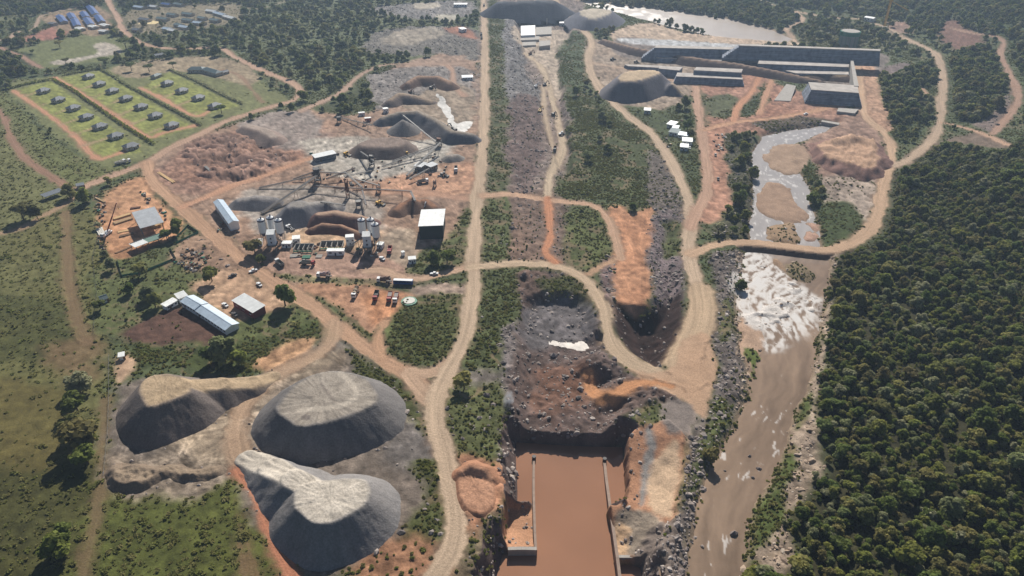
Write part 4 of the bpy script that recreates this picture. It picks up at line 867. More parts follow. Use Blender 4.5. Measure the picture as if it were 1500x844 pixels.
for col, cn in ((colA, 'left'), (colB, 'middle'), (colC, 'right')):
    for i, (a, b) in enumerate(col):
        t = hp if first else copy_tree(hp); first = False
        m, L, rz = ax((a - 10, b + 3.5), (a + 10, b - 3.5), 2); t.location = m; t.rotation_euler = (0, 0, rz + random.uniform(-.05, .05))
        t['label'] = 'grey hip-roofed house, %s from the top in the %s row of plots' % (ORD[i], cn); t['group'] = 'worker houses on the lawns'; KEEP.append((m.x, m.y, 7))
building('community_hall', (276, 99), (299, 99), 9, 3.5, 'long green-roofed hall beyond the right row of houses, left wing', HSG, kind='hip', rise=2.4, windows=4)
building('community_hall', (300, 99), (321, 105), 9, 3.5, 'long green-roofed hall beyond the right row of houses, right wing', HSG, kind='hip', rise=2.4, windows=4)
building('hut', (223, 111), (233, 107), 6, 2.6, 'small hut under the two umbrella-shaped trees', HSG, kind='hip', rise=1.6, windows=2)
building('hut', (226, 80), (238, 78), 6, 2.6, 'small grey hut beside the camp road fork', HSR, kind='gable', windows=2)
building('hut', (322, 106), (333, 103), 4, 2.6, 'tiny grey shed at the right end of the green-roofed hall', HSR, windows=1)
# --- long blue-roofed blocks
for i, (A, B, lb) in enumerate([((86, 22), (94, 31), 'short blue-roofed dormitory at the left of the blue blocks'), ((102, 19), (107, 26), 'blue-roofed dormitory, upper of the second line'), ((108, 27), (113, 37), 'blue-roofed dormitory, lower of the second line'), ((121, 17), (126, 24), 'blue-roofed dormitory, upper of the third line'), ((126, 26), (133, 35), 'blue-roofed dormitory, lower of the third line'), ((130, 8), (140, 20), 'blue-roofed dormitory, upper of the rightmost line'), ((142, 22), (149, 31), 'blue-roofed dormitory, lower of the rightmost line')]):
    building('dormitory', A, B, 9, 3, lb, BLR, CREAM, rise=1.6, windows=4, cat='dormitory', group='blue-roofed dormitories')
for A, B, lb in [((113, 40), (121, 42), 'white-roofed wash house below the second blue line'), ((132, 37), (140, 39), 'white-roofed wash house below the third blue line'), ((149, 35), (157, 37), 'white-roofed wash house below the rightmost blue line'), ((147, 44), (156, 45), 'small grey store below the white wash houses'), ((73, 33), (81, 34), 'dark hut left of the blue-roofed dormitories')]:
    building('wash_house', A, B, 8, 3, lb, W_ if 'white' in lb else HSR, rise=.8, windows=2, cat='wash house')
# --- far settlement
for i, (a, b, w, rr, lb) in enumerate([(203, 9, 14, BLS, 'long pale roof at the top left of the far settlement'), (223, 8, 14, W_, 'bright white roof at the top of the far settlement'), (244, 5, 12, BLR, 'dark blue roof at the top of the far settlement'), (262, 5, 12, HSG, 'green-grey roof near the top edge of the settlement'), (212, 27, 14, HSR, 'grey roof left of the sandy court'), (238, 26, 15, HSG, 'green roof right of the sandy court'), (252, 20, 12, HSG, 'green roof in the middle of the settlement, upper left'), (275, 19, 14, HSG, 'green roof in the middle of the settlement, upper right'), (275, 28, 14, HSG, 'green roof in the middle of the settlement, lower'), (292, 32, 16, BLS, 'long pale roof at the lower right of the settlement'), (296, 25, 10, HSG, 'small green roof right of the settlement middle'), (315, 28, 12, HSG, 'green roof at the right of the settlement'), (310, 15, 14, W_, 'pale roof at the upper right of the settlement'), (322, 18, 14, BLS, 'pale blue roof next to the upper right pale roof'), (336, 23, 14, W_, 'pale roof at the far right of the settlement'), (262, 35, 10, HSG, 'green roof at the lower edge of the settlement'), (270, 38, 12, BLS, 'pale blue roof at the lower edge of the settlement'), (246, 41, 12, BLS, 'blue-grey roof at the lower left of the settlement'), (252, 43, 9, W_, 'white roof at the lower left of the settlement'), (200, 42, 9, HSR, 'grey roof by the road below the sandy court')]):
    building('settlement_house', (a - w * .5, b - .8), (a + w * .5, b + 1.0 + (2 if i in (13, 14) else 0)), 8, 3, lb, rr, rise=1.4, windows=3, cat='house', group='houses of the far settlement')
o = MB().box((0, 0, .06), (26, 22, .12)).build('sand_court', flatmat('pale_sand', (222, 200, 150), .9)); o.location = ax((210, 33), (230, 33))[0]; tag(o, 'pale sandy court in the far settlement', 'court')
# --- offices, sheds, sawmill
building('office_block', (274, 436), (294, 447.5), 7.6, 3.6, 'long pale blue-roofed office block, upper half behind the dark garden', BLS, WP, windows=5, rise=1.1)
building('office_block', (295, 448), (339, 476.5), 7.6, 3.6, 'long pale blue-roofed office block, lower half ending near the trees', BLS, WP, windows=10, rise=1.1)
building('office_annex', (259, 434), (271, 429.5), 5, 3.4, 'small white annex on the upper end of the office block', W_, WP, kind='mono', rise=.6, windows=2)
building('office_annex', (240, 447), (256, 438), 3.5, 3.0, 'low white annex reaching left from the office block', W_, WP, kind='mono', rise=.4, windows=3)
building('office_shed', (349, 435), (379, 452.5), 7.4, 4.2, 'white flat-roofed shed standing alone beside the office block', W_, PINKB, kind='mono', rise=.7, windows=3)
building('workshop_shed', (319.5, 293.5), (342, 324.5), 6.0, 5.6, 'long narrow white shed with a dark shaded side by the ring road', BLS, WP, rise=1.2, windows=4)
building('sawmill_shed', (210, 307.5), (222.5, 330), 13.5, 7.0, 'big grey-roofed open sawmill shed in the timber yard', GYS, kind='mono', rise=.4, open_=True, cat='shed')
building('sawmill_lean_to', (194.5, 360), (212, 353.5), 7.5, 3.8, 'white-roofed end of the sawmill lean-to', W_, kind='mono', rise=-.5, open_=True, cat='shed')
building('sawmill_lean_to', (213, 353), (243, 342.5), 7.5, 3.8, 'green-roofed sawmill lean-to beside the dark tree', GRS, kind='mono', rise=-.5, open_=True, cat='shed')
building('storage_shed', (634.7, 307.5), (631, 331), 15.2, 9.5, 'tall open shed with a bright white roof by the haul road', W_, flatmat('dark_netting', (40, 50, 50), .9), kind='mono', rise=.5, windows=0, doors=0, cat='shed')
building('plant_office', (459.5, 229.3), (489.5, 222.7), 6.5, 4.2, 'long white-roofed building in the crusher yard', W_, HSR, kind='mono', rise=.6, windows=4)
building('site_cabin', (612, 244), (620, 238), 6, 3.5, 'left of two grey cabins by the crusher conveyors', GYS, STL2, kind='mono', rise=.3, windows=2, cat='cabin')
building('site_cabin', (627, 243), (637, 239), 6, 3.8, 'right of two grey cabins by the crusher conveyors', GYS, STL2, kind='mono', rise=.3, windows=2, cat='cabin')
building('carport', (63, 287), (89, 278), 6, 2.8, 'long blue-grey carport at the end of the farm track', HSR, kind='mono', rise=.3, open_=True, cat='carport')
building('gate_hut', (112, 271), (122, 269), 4, 2.6, 'small grey gate hut where the camp road ends', HSR, kind='mono', rise=.3, windows=1)
building('garden_hut', (146, 436), (155, 433), 4, 2.6, 'tiny blue-grey hut in the grass left of the offices', HSG, WP, windows=1)
building('site_shop', (674, 42), (681, 41), 9, 4, 'white building beside the red yard near the haul road', W_, WP, kind='mono', rise=.4, windows=2)
building('site_shop', (665, 5), (684, 5), 8, 4, 'long white shed at the top beside the haul road', W_, WP, kind='mono', rise=.4, windows=5)
building('site_cabin', (677, 111), (692, 110.5), 7, 3.4, 'pale blue container office beside the haul road', BLS, WP, kind='mono', rise=.3, windows=4, cat='cabin')
for a, b, c, d, w, rr, lb in [(980, 179, 990, 181, 9, W_, 'topmost white hut of the cluster beside the dam road'), (982, 190, 995, 192, 9, HSG, 'green-roofed hut in the cluster beside the dam road'), (995, 195, 1008, 197, 7, BLS, 'pale blue hut right of the green-roofed one'), (1000, 204, 1014, 205, 8, W_, 'bright white hut at the lower end of the dam road cluster'), (997, 213, 1008, 214, 7, W_, 'small white hut below the bright white one'), (944, 160, 953, 160.5, 6, W_, 'lone white hut in the bushes below the fan-shaped heap'), (986, 185, 994, 186, 6, BLS, 'pale hut squeezed between the white and green ones')]:
    building('site_hut', (a, b), (c, d), w, 3.2, lb, rr, WP, kind='mono', rise=.4, windows=2, cat='hut')
building('hilltop_shed', (1269, 24), (1282, 26), 10, 5, 'white shed on the hill beside the tower crane', W_, WP, windows=3, rise=1)
building('site_cabin', (820, 24), (828, 24), 8, 4, 'white cabin on the platform above the powerhouse pit', W_, WP, kind='mono', rise=.3, windows=2, cat='cabin')
building('white_container', (174, 520), (181, 518.5), 3, 2.4, 'white box standing alone by the left fence', W_, WP, kind='mono', rise=.15, windows=0, cat='container')

# --- concrete batching plants
def silo(px, py, label, R_=2.35, cyl=8.2, top=17.5):
    x, y = G(px, py, top); x, y = float(x), float(y); t = thing('cement_silo', (x, y, gz_(x, y)), 0, label, 'silo', 'cement silos'); KEEP.append((x, y, 5))
    MB().cyl((0, 0, top - 1 - cyl / 2), R_, cyl, seg=20).build('tank', WP, t)
    MB().cyl((0, 0, top - 1 - cyl - 1.6), .4, 3.2, r2=R_ * .98, seg=20).build('cone', NAVY, t)
    b = MB(); b.cyl((0, 0, top - 1 + .05), R_ + .08, .9, seg=20); b.build('top_band', NAVY, t)
    d = MB(); d.cyl((0, 0, top - .15), R_, 1.0, r2=.8, seg=20); d.build('dome', WP, t)
    MB().cyl((.3, -.2, top + .8), .45, 1.4, seg=10).build('filter', NAVY, t)
    for k in range(4):
        a = k * 1.571 + .785; MB().beam((R_ * .85 * math.cos(a), R_ * .85 * math.sin(a), -.3), (R_ * .85 * math.cos(a), R_ * .85 * math.sin(a), top - cyl - .9), .3).build('leg', STL2, t)
    MB().beam((R_ + .25, 0, 0), (R_ + .25, 0, top), .35, .12).build('ladder', STL2, t)
for p, lb in zip([(381.5, 321), (395, 317.5), (407, 321)], ['left silo of the left batching plant', 'rear silo of the left batching plant', 'right silo of the left batching plant']): silo(*p, 'white cement silo with navy bands, ' + lb)
for p, lb in zip([(528.7, 320.5), (542, 320), (548.7, 327)], ['left silo of the right batching plant', 'rear silo of the right batching plant', 'front right silo of the right batching plant']): silo(*p, 'white cement silo with navy bands, ' + lb)
def mixer_tower(px, py, label):
    x, y = G(px, py, 13); x, y = float(x), float(y); t = thing('mixer_tower', (x, y, gz_(x, y)), .1, label, 'mixing tower'); KEEP.append((x, y, 6))
    MB().box((0, 0, 9), (4.6, 4.6, 7.5)).build('tower_cladding', BLS, t)
    MB().poly([(-2.5, -2.5, 12.8), (2.5, -2.5, 12.8), (2.5, 2.5, 14), (-2.5, 2.5, 14), (-2.5, -2.5, 12.95), (2.5, -2.5, 12.95), (2.5, 2.5, 14.15), (-2.5, 2.5, 14.15)], [(3, 2, 1, 0), (4, 5, 6, 7), (0, 1, 5, 4), (1, 2, 6, 5), (2, 3, 7, 6), (3, 0, 4, 7)]).build('roof', W_, t)
    for z in (7.2, 10): MB().box((0, -2.34, z), (.9, .08, 1.1)).build('window', GLASS, t)
    for sx in (-1, 1):
        for sy in (-1, 1): MB().box((sx * 2, sy * 2, 2.5), (.4, .4, 5.6)).build('leg', STL2, t)
    MB().cyl((0, 0, 4.2), 1.0, 2.2, r2=1.9).build('hopper', STL2, t); MB().box((0, 0, 5.2), (6.2, 6.2, .15)).build('deck', STEEL, t)
    b = MB()
    for s in (-1, 1): b.beam((s * 3.1, -3.1, 6.2), (s * 3.1, 3.1, 6.2), .08); b.beam((-3.1, s * 3.1, 6.2), (3.1, s * 3.1, 6.2), .08)
    b.build('handrail', STL2, t)
mixer_tower(396, 341, 'blue and white mixing tower among the left silos'); mixer_tower(536.5, 344, 'blue and white mixing tower among the right silos')
def conveyor(A, zA, B, zB, label, w=1.4, mat=STL2, n=None, belt=True):
    xa, ya = G(A[0], A[1], zA); xb, yb = G(B[0], B[1], zB); ga, gb = gz_(xa, ya), gz_(xb, yb)
    p0 = Vector((float(xa), float(ya), ga + zA)); p1 = Vector((float(xb), float(yb), gb + zB)); t = thing('conveyor', (p0.x, p0.y, ga), 0, label, 'conveyor', 'belt conveyors of the crusher and batching plants')
    o = Vector((p0.x, p0.y, ga)); a, b = p0 - o, p1 - o; L = (b - a).length; sd = Vector((-(b - a).y, (b - a).x, 0)).normalized() * (w / 2)
    f = MB()
    for s in (-1, 1):
        f.beam(a + sd * s, b + sd * s, .12, .2); f.beam(a + sd * s - Vector((0, 0, .9)), b + sd * s - Vector((0, 0, .9)), .12, .14)
        k = max(3, int(L / 3))
        for i in range(k): f.beam(a + (b - a) * (i / k) + sd * s, a + (b - a) * ((i + .5) / k) + sd * s - Vector((0, 0, .9)), .08); f.beam(a + (b - a) * ((i + .5) / k) + sd * s - Vector((0, 0, .9)), a + (b - a) * ((i + 1) / k) + sd * s, .08)
    f.build('truss', mat, t)
    MB().beam(a + Vector((0, 0, .16)), b + Vector((0, 0, .16)), w * .8, .1).build('belt', STEEL, t)
    for q in (a, b): MB().beam(q - sd * 1.1, q + sd * 1.1, .5).build('pulley', STEEL, t)
    n = n if n is not None else max(1, int(L / 16))
    for i in range(n):
        c = a + (b - a) * ((i + 1) / (n + .4)); 
        if c.z < 1.2: continue
        gq = gz_(o.x + c.x, o.y + c.y) - o.z - .3
        g = MB()
        for s in (-1, 1): g.beam(c + sd * s - Vector((0, 0, .9)), Vector((c.x + sd.x * s * 1.5, c.y + sd.y * s * 1.5, gq)), .22)
        g.beam(Vector((c.x - sd.x * 1.2, c.y - sd.y * 1.2, (c.z + gq) / 2)), Vector((c.x + sd.x * 1.2, c.y + sd.y * 1.2, (c.z + gq) / 2)), .15)
        g.build('trestle', mat, t)
    return t
conveyor((505, 365), 1, (532, 347), 8, 'inclined conveyor feeding the right mixing tower', 1.6); conveyor((414, 354), 1, (400, 345), 8, 'inclined conveyor feeding the left mixing tower', 1.6)
conveyor((380, 275), 1, (460, 257), 7, 'long conveyor running left from the crusher tower across the red yard', 1.4)
conveyor((384, 312), 1, (464, 258), 9, 'wide pale conveyor rising from the left heaps to the crusher tower', 2.6, flatmat('dusty_steel', (168, 150, 128), .8))
conveyor((469, 252), 6, (506, 254), 8, 'short level conveyor right of the crusher tower', 1.6, RUST)
conveyor((505, 252), 8, (530, 274), 5, 'conveyor sloping down right from the tall mast', 1.4); conveyor((458, 272), 4, (602, 280), 7, 'long rust-red conveyor crossing in front of the crusher', 1.2, RUST)
conveyor((504, 258), 8, (545, 250), 4, 'thin conveyor between the mast and the black screen', 1.0); conveyor((560, 244), 2, (640, 214), 6, 'long conveyor running right over the pale gravel', 1.4)
conveyor((596, 257), 2, (645, 209), 8, 'steep grey conveyor climbing past the two cabins', 1.8); conveyor((575, 236), 2, (638, 212), 6, 'thin conveyor just above the pale gravel', 1.0)
conveyor((641, 210), 1.5, (590, 168.5), 14, 'long thin stacker conveyor dropping onto the conical pile', 1.2, flatmat('pale_steel', (186, 180, 174), .5), n=2)
conveyor((495, 171), 1, (545, 183), 5, 'thin conveyor above the crusher yard near the orange box', 1.0)
def tower(px, py, w, h, label, mat=STEEL, name='crusher_tower', top=None):
    p = GP(px, py); p.z = gz_(p.x, p.y); t = thing(name, p, .2, label, 'crusher'); KEEP.append((p.x, p.y, w))
    for sx in (-1, 1):
        for sy in (-1, 1): MB().beam((sx * w / 2, sy * w / 2, -.4), (sx * w / 2 * .9, sy * w / 2 * .9, h), .35).build('leg', mat, t)
    for k in range(int(h / 3)):
        z = 3 * k + 2.5; MB().box((0, 0, z), (w * 1.1, w * 1.1, .18)).build('deck', mat, t)
    b = MB()
    for k in range(int(h / 3)):
        for s in (-1, 1): b.beam((-w / 2, s * w / 2, 3 * k + .2), (w / 2, s * w / 2, 3 * k + 2.6), .14); b.beam((s * w / 2, -w / 2, 3 * k + 2.6), (s * w / 2, w / 2, 3 * k + .2), .14)
    b.build('bracing', mat, t); MB().box((0, 0, h * .72), (w * .75, w * .8, h * .3), ry=.15).build('screen_box', RUST if mat is STL2 else mat, t); MB().cyl((0, 0, h * .42), w * .2, h * .25, r2=w * .42).build('hopper', mat, t)
tower(466, 268, 4.5, 12, 'dark crusher tower where the conveyors meet'); tower(545, 245, 4, 11, 'black screening tower beside the dark stockpile'); tower(643, 214, 4.5, 8, 'dusty transfer tower below the stacker conveyor', STL2); tower(510, 290, 2.2, 14, 'slender steel mast standing in front of the crusher', RUST); tower(555, 282, 3, 5, 'low steel screen near the long rust-red conveyor', STL2); tower(637, 273, 2, 5, 'small frame at the right of the crusher yard', STL2); tower(497, 180, 3.5, 6, 'small dark crusher near the orange box', STEEL); tower(526, 305, 3.5, 6, 'grey screening unit over the pale cone behind the silos', STL2); tower(535, 183, 3, 4, 'low machine beside the conical pile', STL2)
def cabin(name, A, B, w, h, label, mat=WP, cat='cabin', zbase=0.0, doors=True):
    m, L, rz = ax(A, B, h); t = thing(name, m + Vector((0, 0, zbase)), rz, label, cat); KEEP.append((m.x, m.y, L * .6))
    MB().box((0, 0, h / 2), (L, w, h)).build('body', mat, t, .06)
    MB().box((0, 0, h + .06), (L + .3, w + .3, .12)).build('roof', W_, t)
    if doors:
        MB().box((0, -w / 2 - .03, 1.0), (.95, .07, 2.0)).build('door', NAVY, t)
        for s in (-.3, .3): MB().box((s * L, -w / 2 - .03, h * .6), (L * .18, .07, .9)).build('window', GLASS, t)
cabin('control_cabin', (479, 366), (504, 366), 3.4, 3.2, 'long white control cabin between the batching plants'); cabin('control_cabin', (413, 355), (427, 355), 4, 3.2, 'white cabin right of the left silos'); cabin('control_cabin', (506, 346), (518, 345), 4, 6.2, 'two-storey white cabin left of the right silos')
cabin('control_cabin', (428, 348), (439, 347), 5, 3.4, 'square white-roofed cabin behind the aggregate bins'); cabin('control_cabin', (372, 353), (384, 352), 4, 3, 'pale cabin left of the left silos'); cabin('control_cabin', (598, 378), (609, 377), 4, 3.2, 'small white cabin in the weeds below the tall shed'); cabin('orange_container', (534, 173), (543, 172), 3, 3, 'white and orange box at the top of the crusher yard', flatmat('orange_paint', (196, 96, 60), .5)); cabin('control_cabin', (525, 165), (534, 164), 3, 3, 'white box left of the orange one above the crusher'); cabin('control_cabin', (561, 159), (568, 158), 4, 4, 'white cabin on the dark bank above the crusher')
cabin('control_cabin', (553, 356), (561, 357), 4, 3, 'white cabin at the foot of the right silos'); cabin('site_toilet', (588, 369), (592, 368), 2, 2.6, 'tiny white toilet cabin near the red tipper', doors=False)
def bins(A, B, label, n=4, depth=7):
    m, L, rz = ax(A, B); t = thing('aggregate_bins', m, rz, label, 'bins'); KEEP.append((m.x, m.y, L * .6))
    MB().box((0, depth / 2, 1.2), (L, .35, 3)).build('back_wall', CON, t)
    for i in range(n + 1): MB().box((-L / 2 + L * i / n, 0, 1.0), (.3, depth - .4, 2.6)).build('divider', CON, t)
    MB().box((0, -depth / 2 - .2, .9), (L, .5, .7)).build('front_beam', GRNP, t)
    for i in range(n): MB().cyl((-L / 2 + L * (i + .5) / n, .5, .5), L / n * .42, 1.6, r2=.2, seg=10).build('aggregate', flatmat('grey_aggregate', (96, 92, 90), .95, bump=.5), t)
bins((432, 366), (459, 366), 'row of concrete aggregate bins with a green beam, left of the control cabin'); bins((470, 362), (503, 361), 'concrete aggregate bins behind the long control cabin')
for A, B, lb in [((425, 376), (440, 375), 'pale concrete slab stack below the left bins'), ((443, 377), (455, 377), 'green steel frame lying below the left bins'), ((463, 376), (472, 376), 'grey water tank row below the bins')]:
    m, L, rz = ax(A, B); t = thing('steel_stack', m, rz, lb, 'stack')
    for i in range(4): MB().box((0, -1.5 + i, .3), (L, .7, .6)).build('beam', GRNP if 'green' in lb else CON, t)
# ------------------------------------------------------------------ vehicles and machines (front along +X)
def wheels(t, xs, w, r, wd=.35, zc=None):
    for x in xs:
        for s in (-1, 1):
            o = MB().cyl((x, s * (w / 2 - wd / 2), r), r, wd, 'Y', seg=12).build('wheel', TYRE, t); MB().cyl((x, s * (w / 2 + .01), r), r * .5, .06, 'Y', seg=8).build('rim', STL2, o)
def cab(t, x, w, h, L, mat, z0=.8):
    c = MB().poly([(x - L / 2, -w / 2, z0), (x + L / 2, -w / 2, z0), (x + L / 2, -w / 2, z0 + h * .5), (x + L / 2 - .25, -w / 2, z0 + h), (x - L / 2, -w / 2, z0 + h), (x - L / 2, w / 2, z0), (x + L / 2, w / 2, z0), (x + L / 2, w / 2, z0 + h * .5), (x + L / 2 - .25, w / 2, z0 + h), (x - L / 2, w / 2, z0 + h)],
               [(0, 1, 2, 3, 4), (9, 8, 7, 6, 5), (0, 5, 6, 1), (1, 6, 7, 2), (2, 7, 8, 3), (3, 8, 9, 4), (4, 9, 5, 0)]).build('cab', mat, t)
    MB().box((x + L / 2 - .1, 0, z0 + h * .73), (.08, w * .86, h * .38), ry=-.3).build('windscreen', GLASS, c)
    for s in (-1, 1): MB().box((x + .1, s * (w / 2 + .01), z0 + h * .72), (L * .5, .05, h * .32)).build('side_window', GLASS, c)
    for s in (-1, 1): MB().box((x + L / 2 + .02, s * w * .36, z0 + .35), (.06, .35, .22)).build('headlight', WP, t)
def place(px, py, hx, hy):
    """stand at a pixel, nose towards a second pixel"""
    m, L, rz = ax((px, py), (hx, hy)); x, y = G(px, py); p = Vector((float(x), float(y), gz_(x, y))); KEEP.append((p.x, p.y, 4)); return p, rz
def mixer_truck(px, py, hx, hy, label, cabm=WP, drum=DRUM):
    p, rz = place(px, py, hx, hy); t = thing('mixer_truck', p, rz, label, 'truck', 'trucks in the plant yard')
    MB().box((-.3, 0, .95), (8.6, 1.0, .3)).build('chassis', STEEL, t); cab(t, 3.3, 2.5, 2.2, 2.0, cabm)
    d = MB(); d.cyl((0, 0, 0), .95, 2.0, 'X', r2=1.35, seg=16); bmesh.ops.translate(d.bm, verts=d.bm.verts, vec=(.9 + .2, 0, 0)); n0 = len(d.bm.verts)
    d.cyl((-.6, 0, 0), 1.35, 1.4, 'X', seg=16); d.cyl((-2.4, 0, 0), 1.35, 2.2, 'X', r2=.6, seg=16)
    bmesh.ops.rotate(d.bm, verts=d.bm.verts, cent=(0, 0, 0), matrix=Matrix.Rotation(.18, 3, 'Y')); bmesh.ops.translate(d.bm, verts=d.bm.verts, vec=(0, 0, 2.5)); d.build('drum', drum, t)
    MB().box((-3.7, 0, 2.6), (.5, 1.3, 1.2), ry=.3).build('chute', STL2, t); wheels(t, (3.2, -1.6, -2.9), 2.5, .52); return t
def dump_truck(px, py, hx, hy, label, cabm=REDP, bed=REDP, load=None, s=1.0):
    p, rz = place(px, py, hx, hy); t = thing('tipper_truck', p, rz, label, 'truck', 'trucks in the plant yard'); t.scale = (s, s, s)
    MB().box((-.4, 0, .95), (8.4, 1.0, .3)).build('chassis', STEEL, t); cab(t, 3.2, 2.5, 2.1, 1.9, cabm)
    b = MB(); b.box((-1.3, 0, 1.25), (5.6, 2.5, .15))
    for q in (-1, 1): b.box((-1.3, q * 1.2, 1.95), (5.6, .1, 1.3))
    b.box((1.46, 0, 2.1), (.1, 2.3, 1.6)); b.box((-4.06, 0, 1.95), (.1, 2.3, 1.3)); b.build('tipper_body', bed, t)
    if load: MB().box((-1.3, 0, 1.8), (5.3, 2.2, .9)).build('load', load, t)
    wheels(t, (3.1, -1.8, -3.1), 2.5, .52); return t
def bus(px, py, hx, hy, label, mat=BLUP):
    p, rz = place(px, py, hx, hy); t = thing('bus', p, rz, label, 'bus')
    MB().box((0, 0, 1.65), (11.5, 2.5, 2.4)).build('body', mat, t, .12); MB().box((0, 0, 2.93), (11.1, 2.3, .14)).build('roof', WP, t)
    for s in (-1, 1):
        for i in range(7): MB().box((-4.6 + i * 1.45, s * 1.26, 2.1), (1.2, .05, .85)).build('window', GLASS, t)
    MB().box((5.76, 0, 2.0), (.05, 2.2, 1.1)).build('windscreen', GLASS, t); wheels(t, (3.9, -3.2), 2.5, .5); return t
def pickup(px, py, hx, hy, label, mat=WP, cat='car', group='light vehicles on the site'):
    p, rz = place(px, py, hx, hy); t = thing('pickup', p, rz, label, cat, group)
    MB().box((0, 0, .75), (5.0, 1.8, .6)).build('body', mat, t, .08)
    MB().poly([(-.6, -.85, 1.05), (1.4, -.85, 1.05), (.8, -.75, 1.75), (-.5, -.75, 1.75), (-.6, .85, 1.05), (1.4, .85, 1.05), (.8, .75, 1.75), (-.5, .75, 1.75)], [(0, 1, 2, 3), (7, 6, 5, 4), (0, 4, 5, 1), (1, 5, 6, 2), (2, 6, 7, 3), (3, 7, 4, 0)]).build('cabin', mat, t)
    MB().box((1.12, 0, 1.42), (.06, 1.4, .55), ry=-.7).build('windscreen', GLASS, t)
    for s in (-1, 1): MB().box((.2, s * .83, 1.42), (1.2, .06, .4)).build('side_window', GLASS, t)
    wheels(t, (1.6, -1.5), 1.8, .38, .25); return t
def excavator(px, py, hx, hy, label, mat=YEL, s=1.0, group='earthmoving machines'):
    p, rz = place(px, py, hx, hy); t = thing('excavator', p, rz, label, 'excavator', group); t.scale = (s, s, s)
    for q in (-1, 1): MB().box((0, q * 1.1, .5), (4.2, .6, .9)).build('track', TYRE, t, .15)
    MB().box((-.4, 0, 1.7), (3.4, 2.6, 1.3)).build('upper_body', mat, t, .1); c = MB().box((.8, .75, 2.6), (1.5, 1.0, 1.6)).build('cab', mat, t); MB().box((1.57, .75, 2.7), (.05, .85, 1.0)).build('windscreen', GLASS, c)
    MB().beam((1.0, -.2, 2.0), (3.6, -.2, 5.0), .5, .6).beam((3.6, -.2, 5.0), (5.2, -.2, 4.4), .45, .55).build('boom', mat, t); MB().beam((5.2, -.2, 4.5), (6.4, -.2, 1.8), .4, .45).build('arm', mat, t); MB().box((6.2, -.2, 1.3), (.9, 1.2, .9), ry=.4).build('bucket', STEEL, t); return t
def loader(px, py, hx, hy, label, mat=YEL):
    p, rz = place(px, py, hx, hy); t = thing('wheel_loader', p, rz, label, 'loader', 'earthmoving machines')
    MB().box((-1.3, 0, 1.6), (3.2, 2.1, 1.2)).build('engine_body', mat, t, .1); c = MB().box((.4, 0, 2.6), (1.5, 1.5, 1.7)).build('cab', mat, t); MB().box((1.17, 0, 2.7), (.05, 1.3, 1.1)).build('windscreen', GLASS, c)
    for s in (-1, 1): MB().beam((1.0, s * .6, 1.9), (3.4, s * .6, .9), .25, .4).build('lift_arm', mat, t)
    MB().box((3.9, 0, .7), (1.1, 2.8, 1.0), ry=.3).build('bucket', STEEL, t); wheels(t, (1.6, -1.7), 2.6, .8, .6); return t
mixer_truck(475, 406, 455, 405.5, 'white mixer truck heading left on the lane below the batching plant', WP, flatmat('pinkish_drum', (196, 170, 164), .6))
mixer_truck(563, 413, 545, 412, 'white mixer truck close behind the blue bus', WP, flatmat('dusty_drum', (120, 96, 84), .7)); bus(591, 416, 605, 416.5, 'blue bus with a white roof parked beside a mixer truck')
mixer_truck(521, 432, 516, 441, 'white mixer truck parked alone at the left of the truck row', WP, flatmat('tan_drum', (170, 150, 126), .7))
dump_truck(551, 436, 548, 445, 'red tipper truck with an open dark body in the middle of the truck row', REDP, STEEL); dump_truck(571, 438, 569, 447, 'red tipper truck with a pale load, second from the right in the truck row', REDP, REDP, flatmat('grey_load', (150, 144, 138), .9)); dump_truck(580, 439, 577.5, 448, 'white-cabbed tipper at the right end of the truck row', WP, REDP, flatmat('grey_load', (150, 144, 138), .9))
dump_truck(571, 369, 569.5, 378, 'red tipper standing in the yard left of the tall shed', REDP, REDP); dump_truck(177, 240, 190, 236, 'white truck with two pale trailers on the camp road, front half', WP, TARP); dump_truck(184, 239, 197, 236, 'second pale trailer truck on the camp road', WP, TARP)
pickup(371, 398, 380, 395, 'white car with blue stripes in the tree shade left of the silos'); pickup(341, 405, 350, 402, 'dark pickup on the lane above the white office shed', STEEL); pickup(170, 15, 172, 25, 'tiny white van on the camp road near the dormitories'); pickup(299, 70.5, 290, 70.5, 'tiny dark car on the camp road above the green hall', STEEL); pickup(1180, 168, 1190, 166, 'tiny pale car on the dirt road below the dam')
for a, b, lb in [(709, 9, 'dark truck at the very top of the haul road'), (705, 52, 'dark truck on the haul road beside the spoil heaps'), (705.5, 57, 'truck following close behind another on the haul road')]: dump_truck(a, b, a, b + 8, lb, STEEL, STEEL)
dump_truck(813, 212, 811, 220, 'dark tipper on the track along the spillway channel', STEEL, RUST)
excavator(665, 193, 655, 190, 'dark excavator at the white slurry beside the grey stockpile', STEEL, 1.3); excavator(785, 122, 792, 120, 'white excavator on the rubble of the channel', WP); excavator(798, 119, 806, 117, 'dark excavator on the channel track', STEEL); excavator(791, 163, 796, 160, 'excavator digging beside the channel track', YEL); excavator(811, 162, 817, 165, 'dark excavator between the two channel tracks', STEEL); excavator(777, 74, 782, 73, 'small dark excavator below the powerhouse pit', RUST); excavator(632, 130, 640, 132, 'excavator on the curved spoil heap', STL2); excavator(601, 136, 607, 138, 'red-brown excavator on the shaded spoil bank', RUST)
loader(424, 336, 432, 340, 'small white and red loader at the foot of the grey aggregate stockpile', WP); loader(823, 190, 828, 189, 'white loader at the bend of the channel track', WP); loader(897, 88, 905, 87, 'dark loader on the fill below the dam', STEEL); loader(932, 92, 938, 93, 'dark loader right of the rock heap below the dam', STEEL); loader(1040, 111, 1048, 112, 'white machine working on the lower dam block', WP); excavator(628, 302, 624, 306, 'white loader peeking over the tall white-roofed shed', WP)
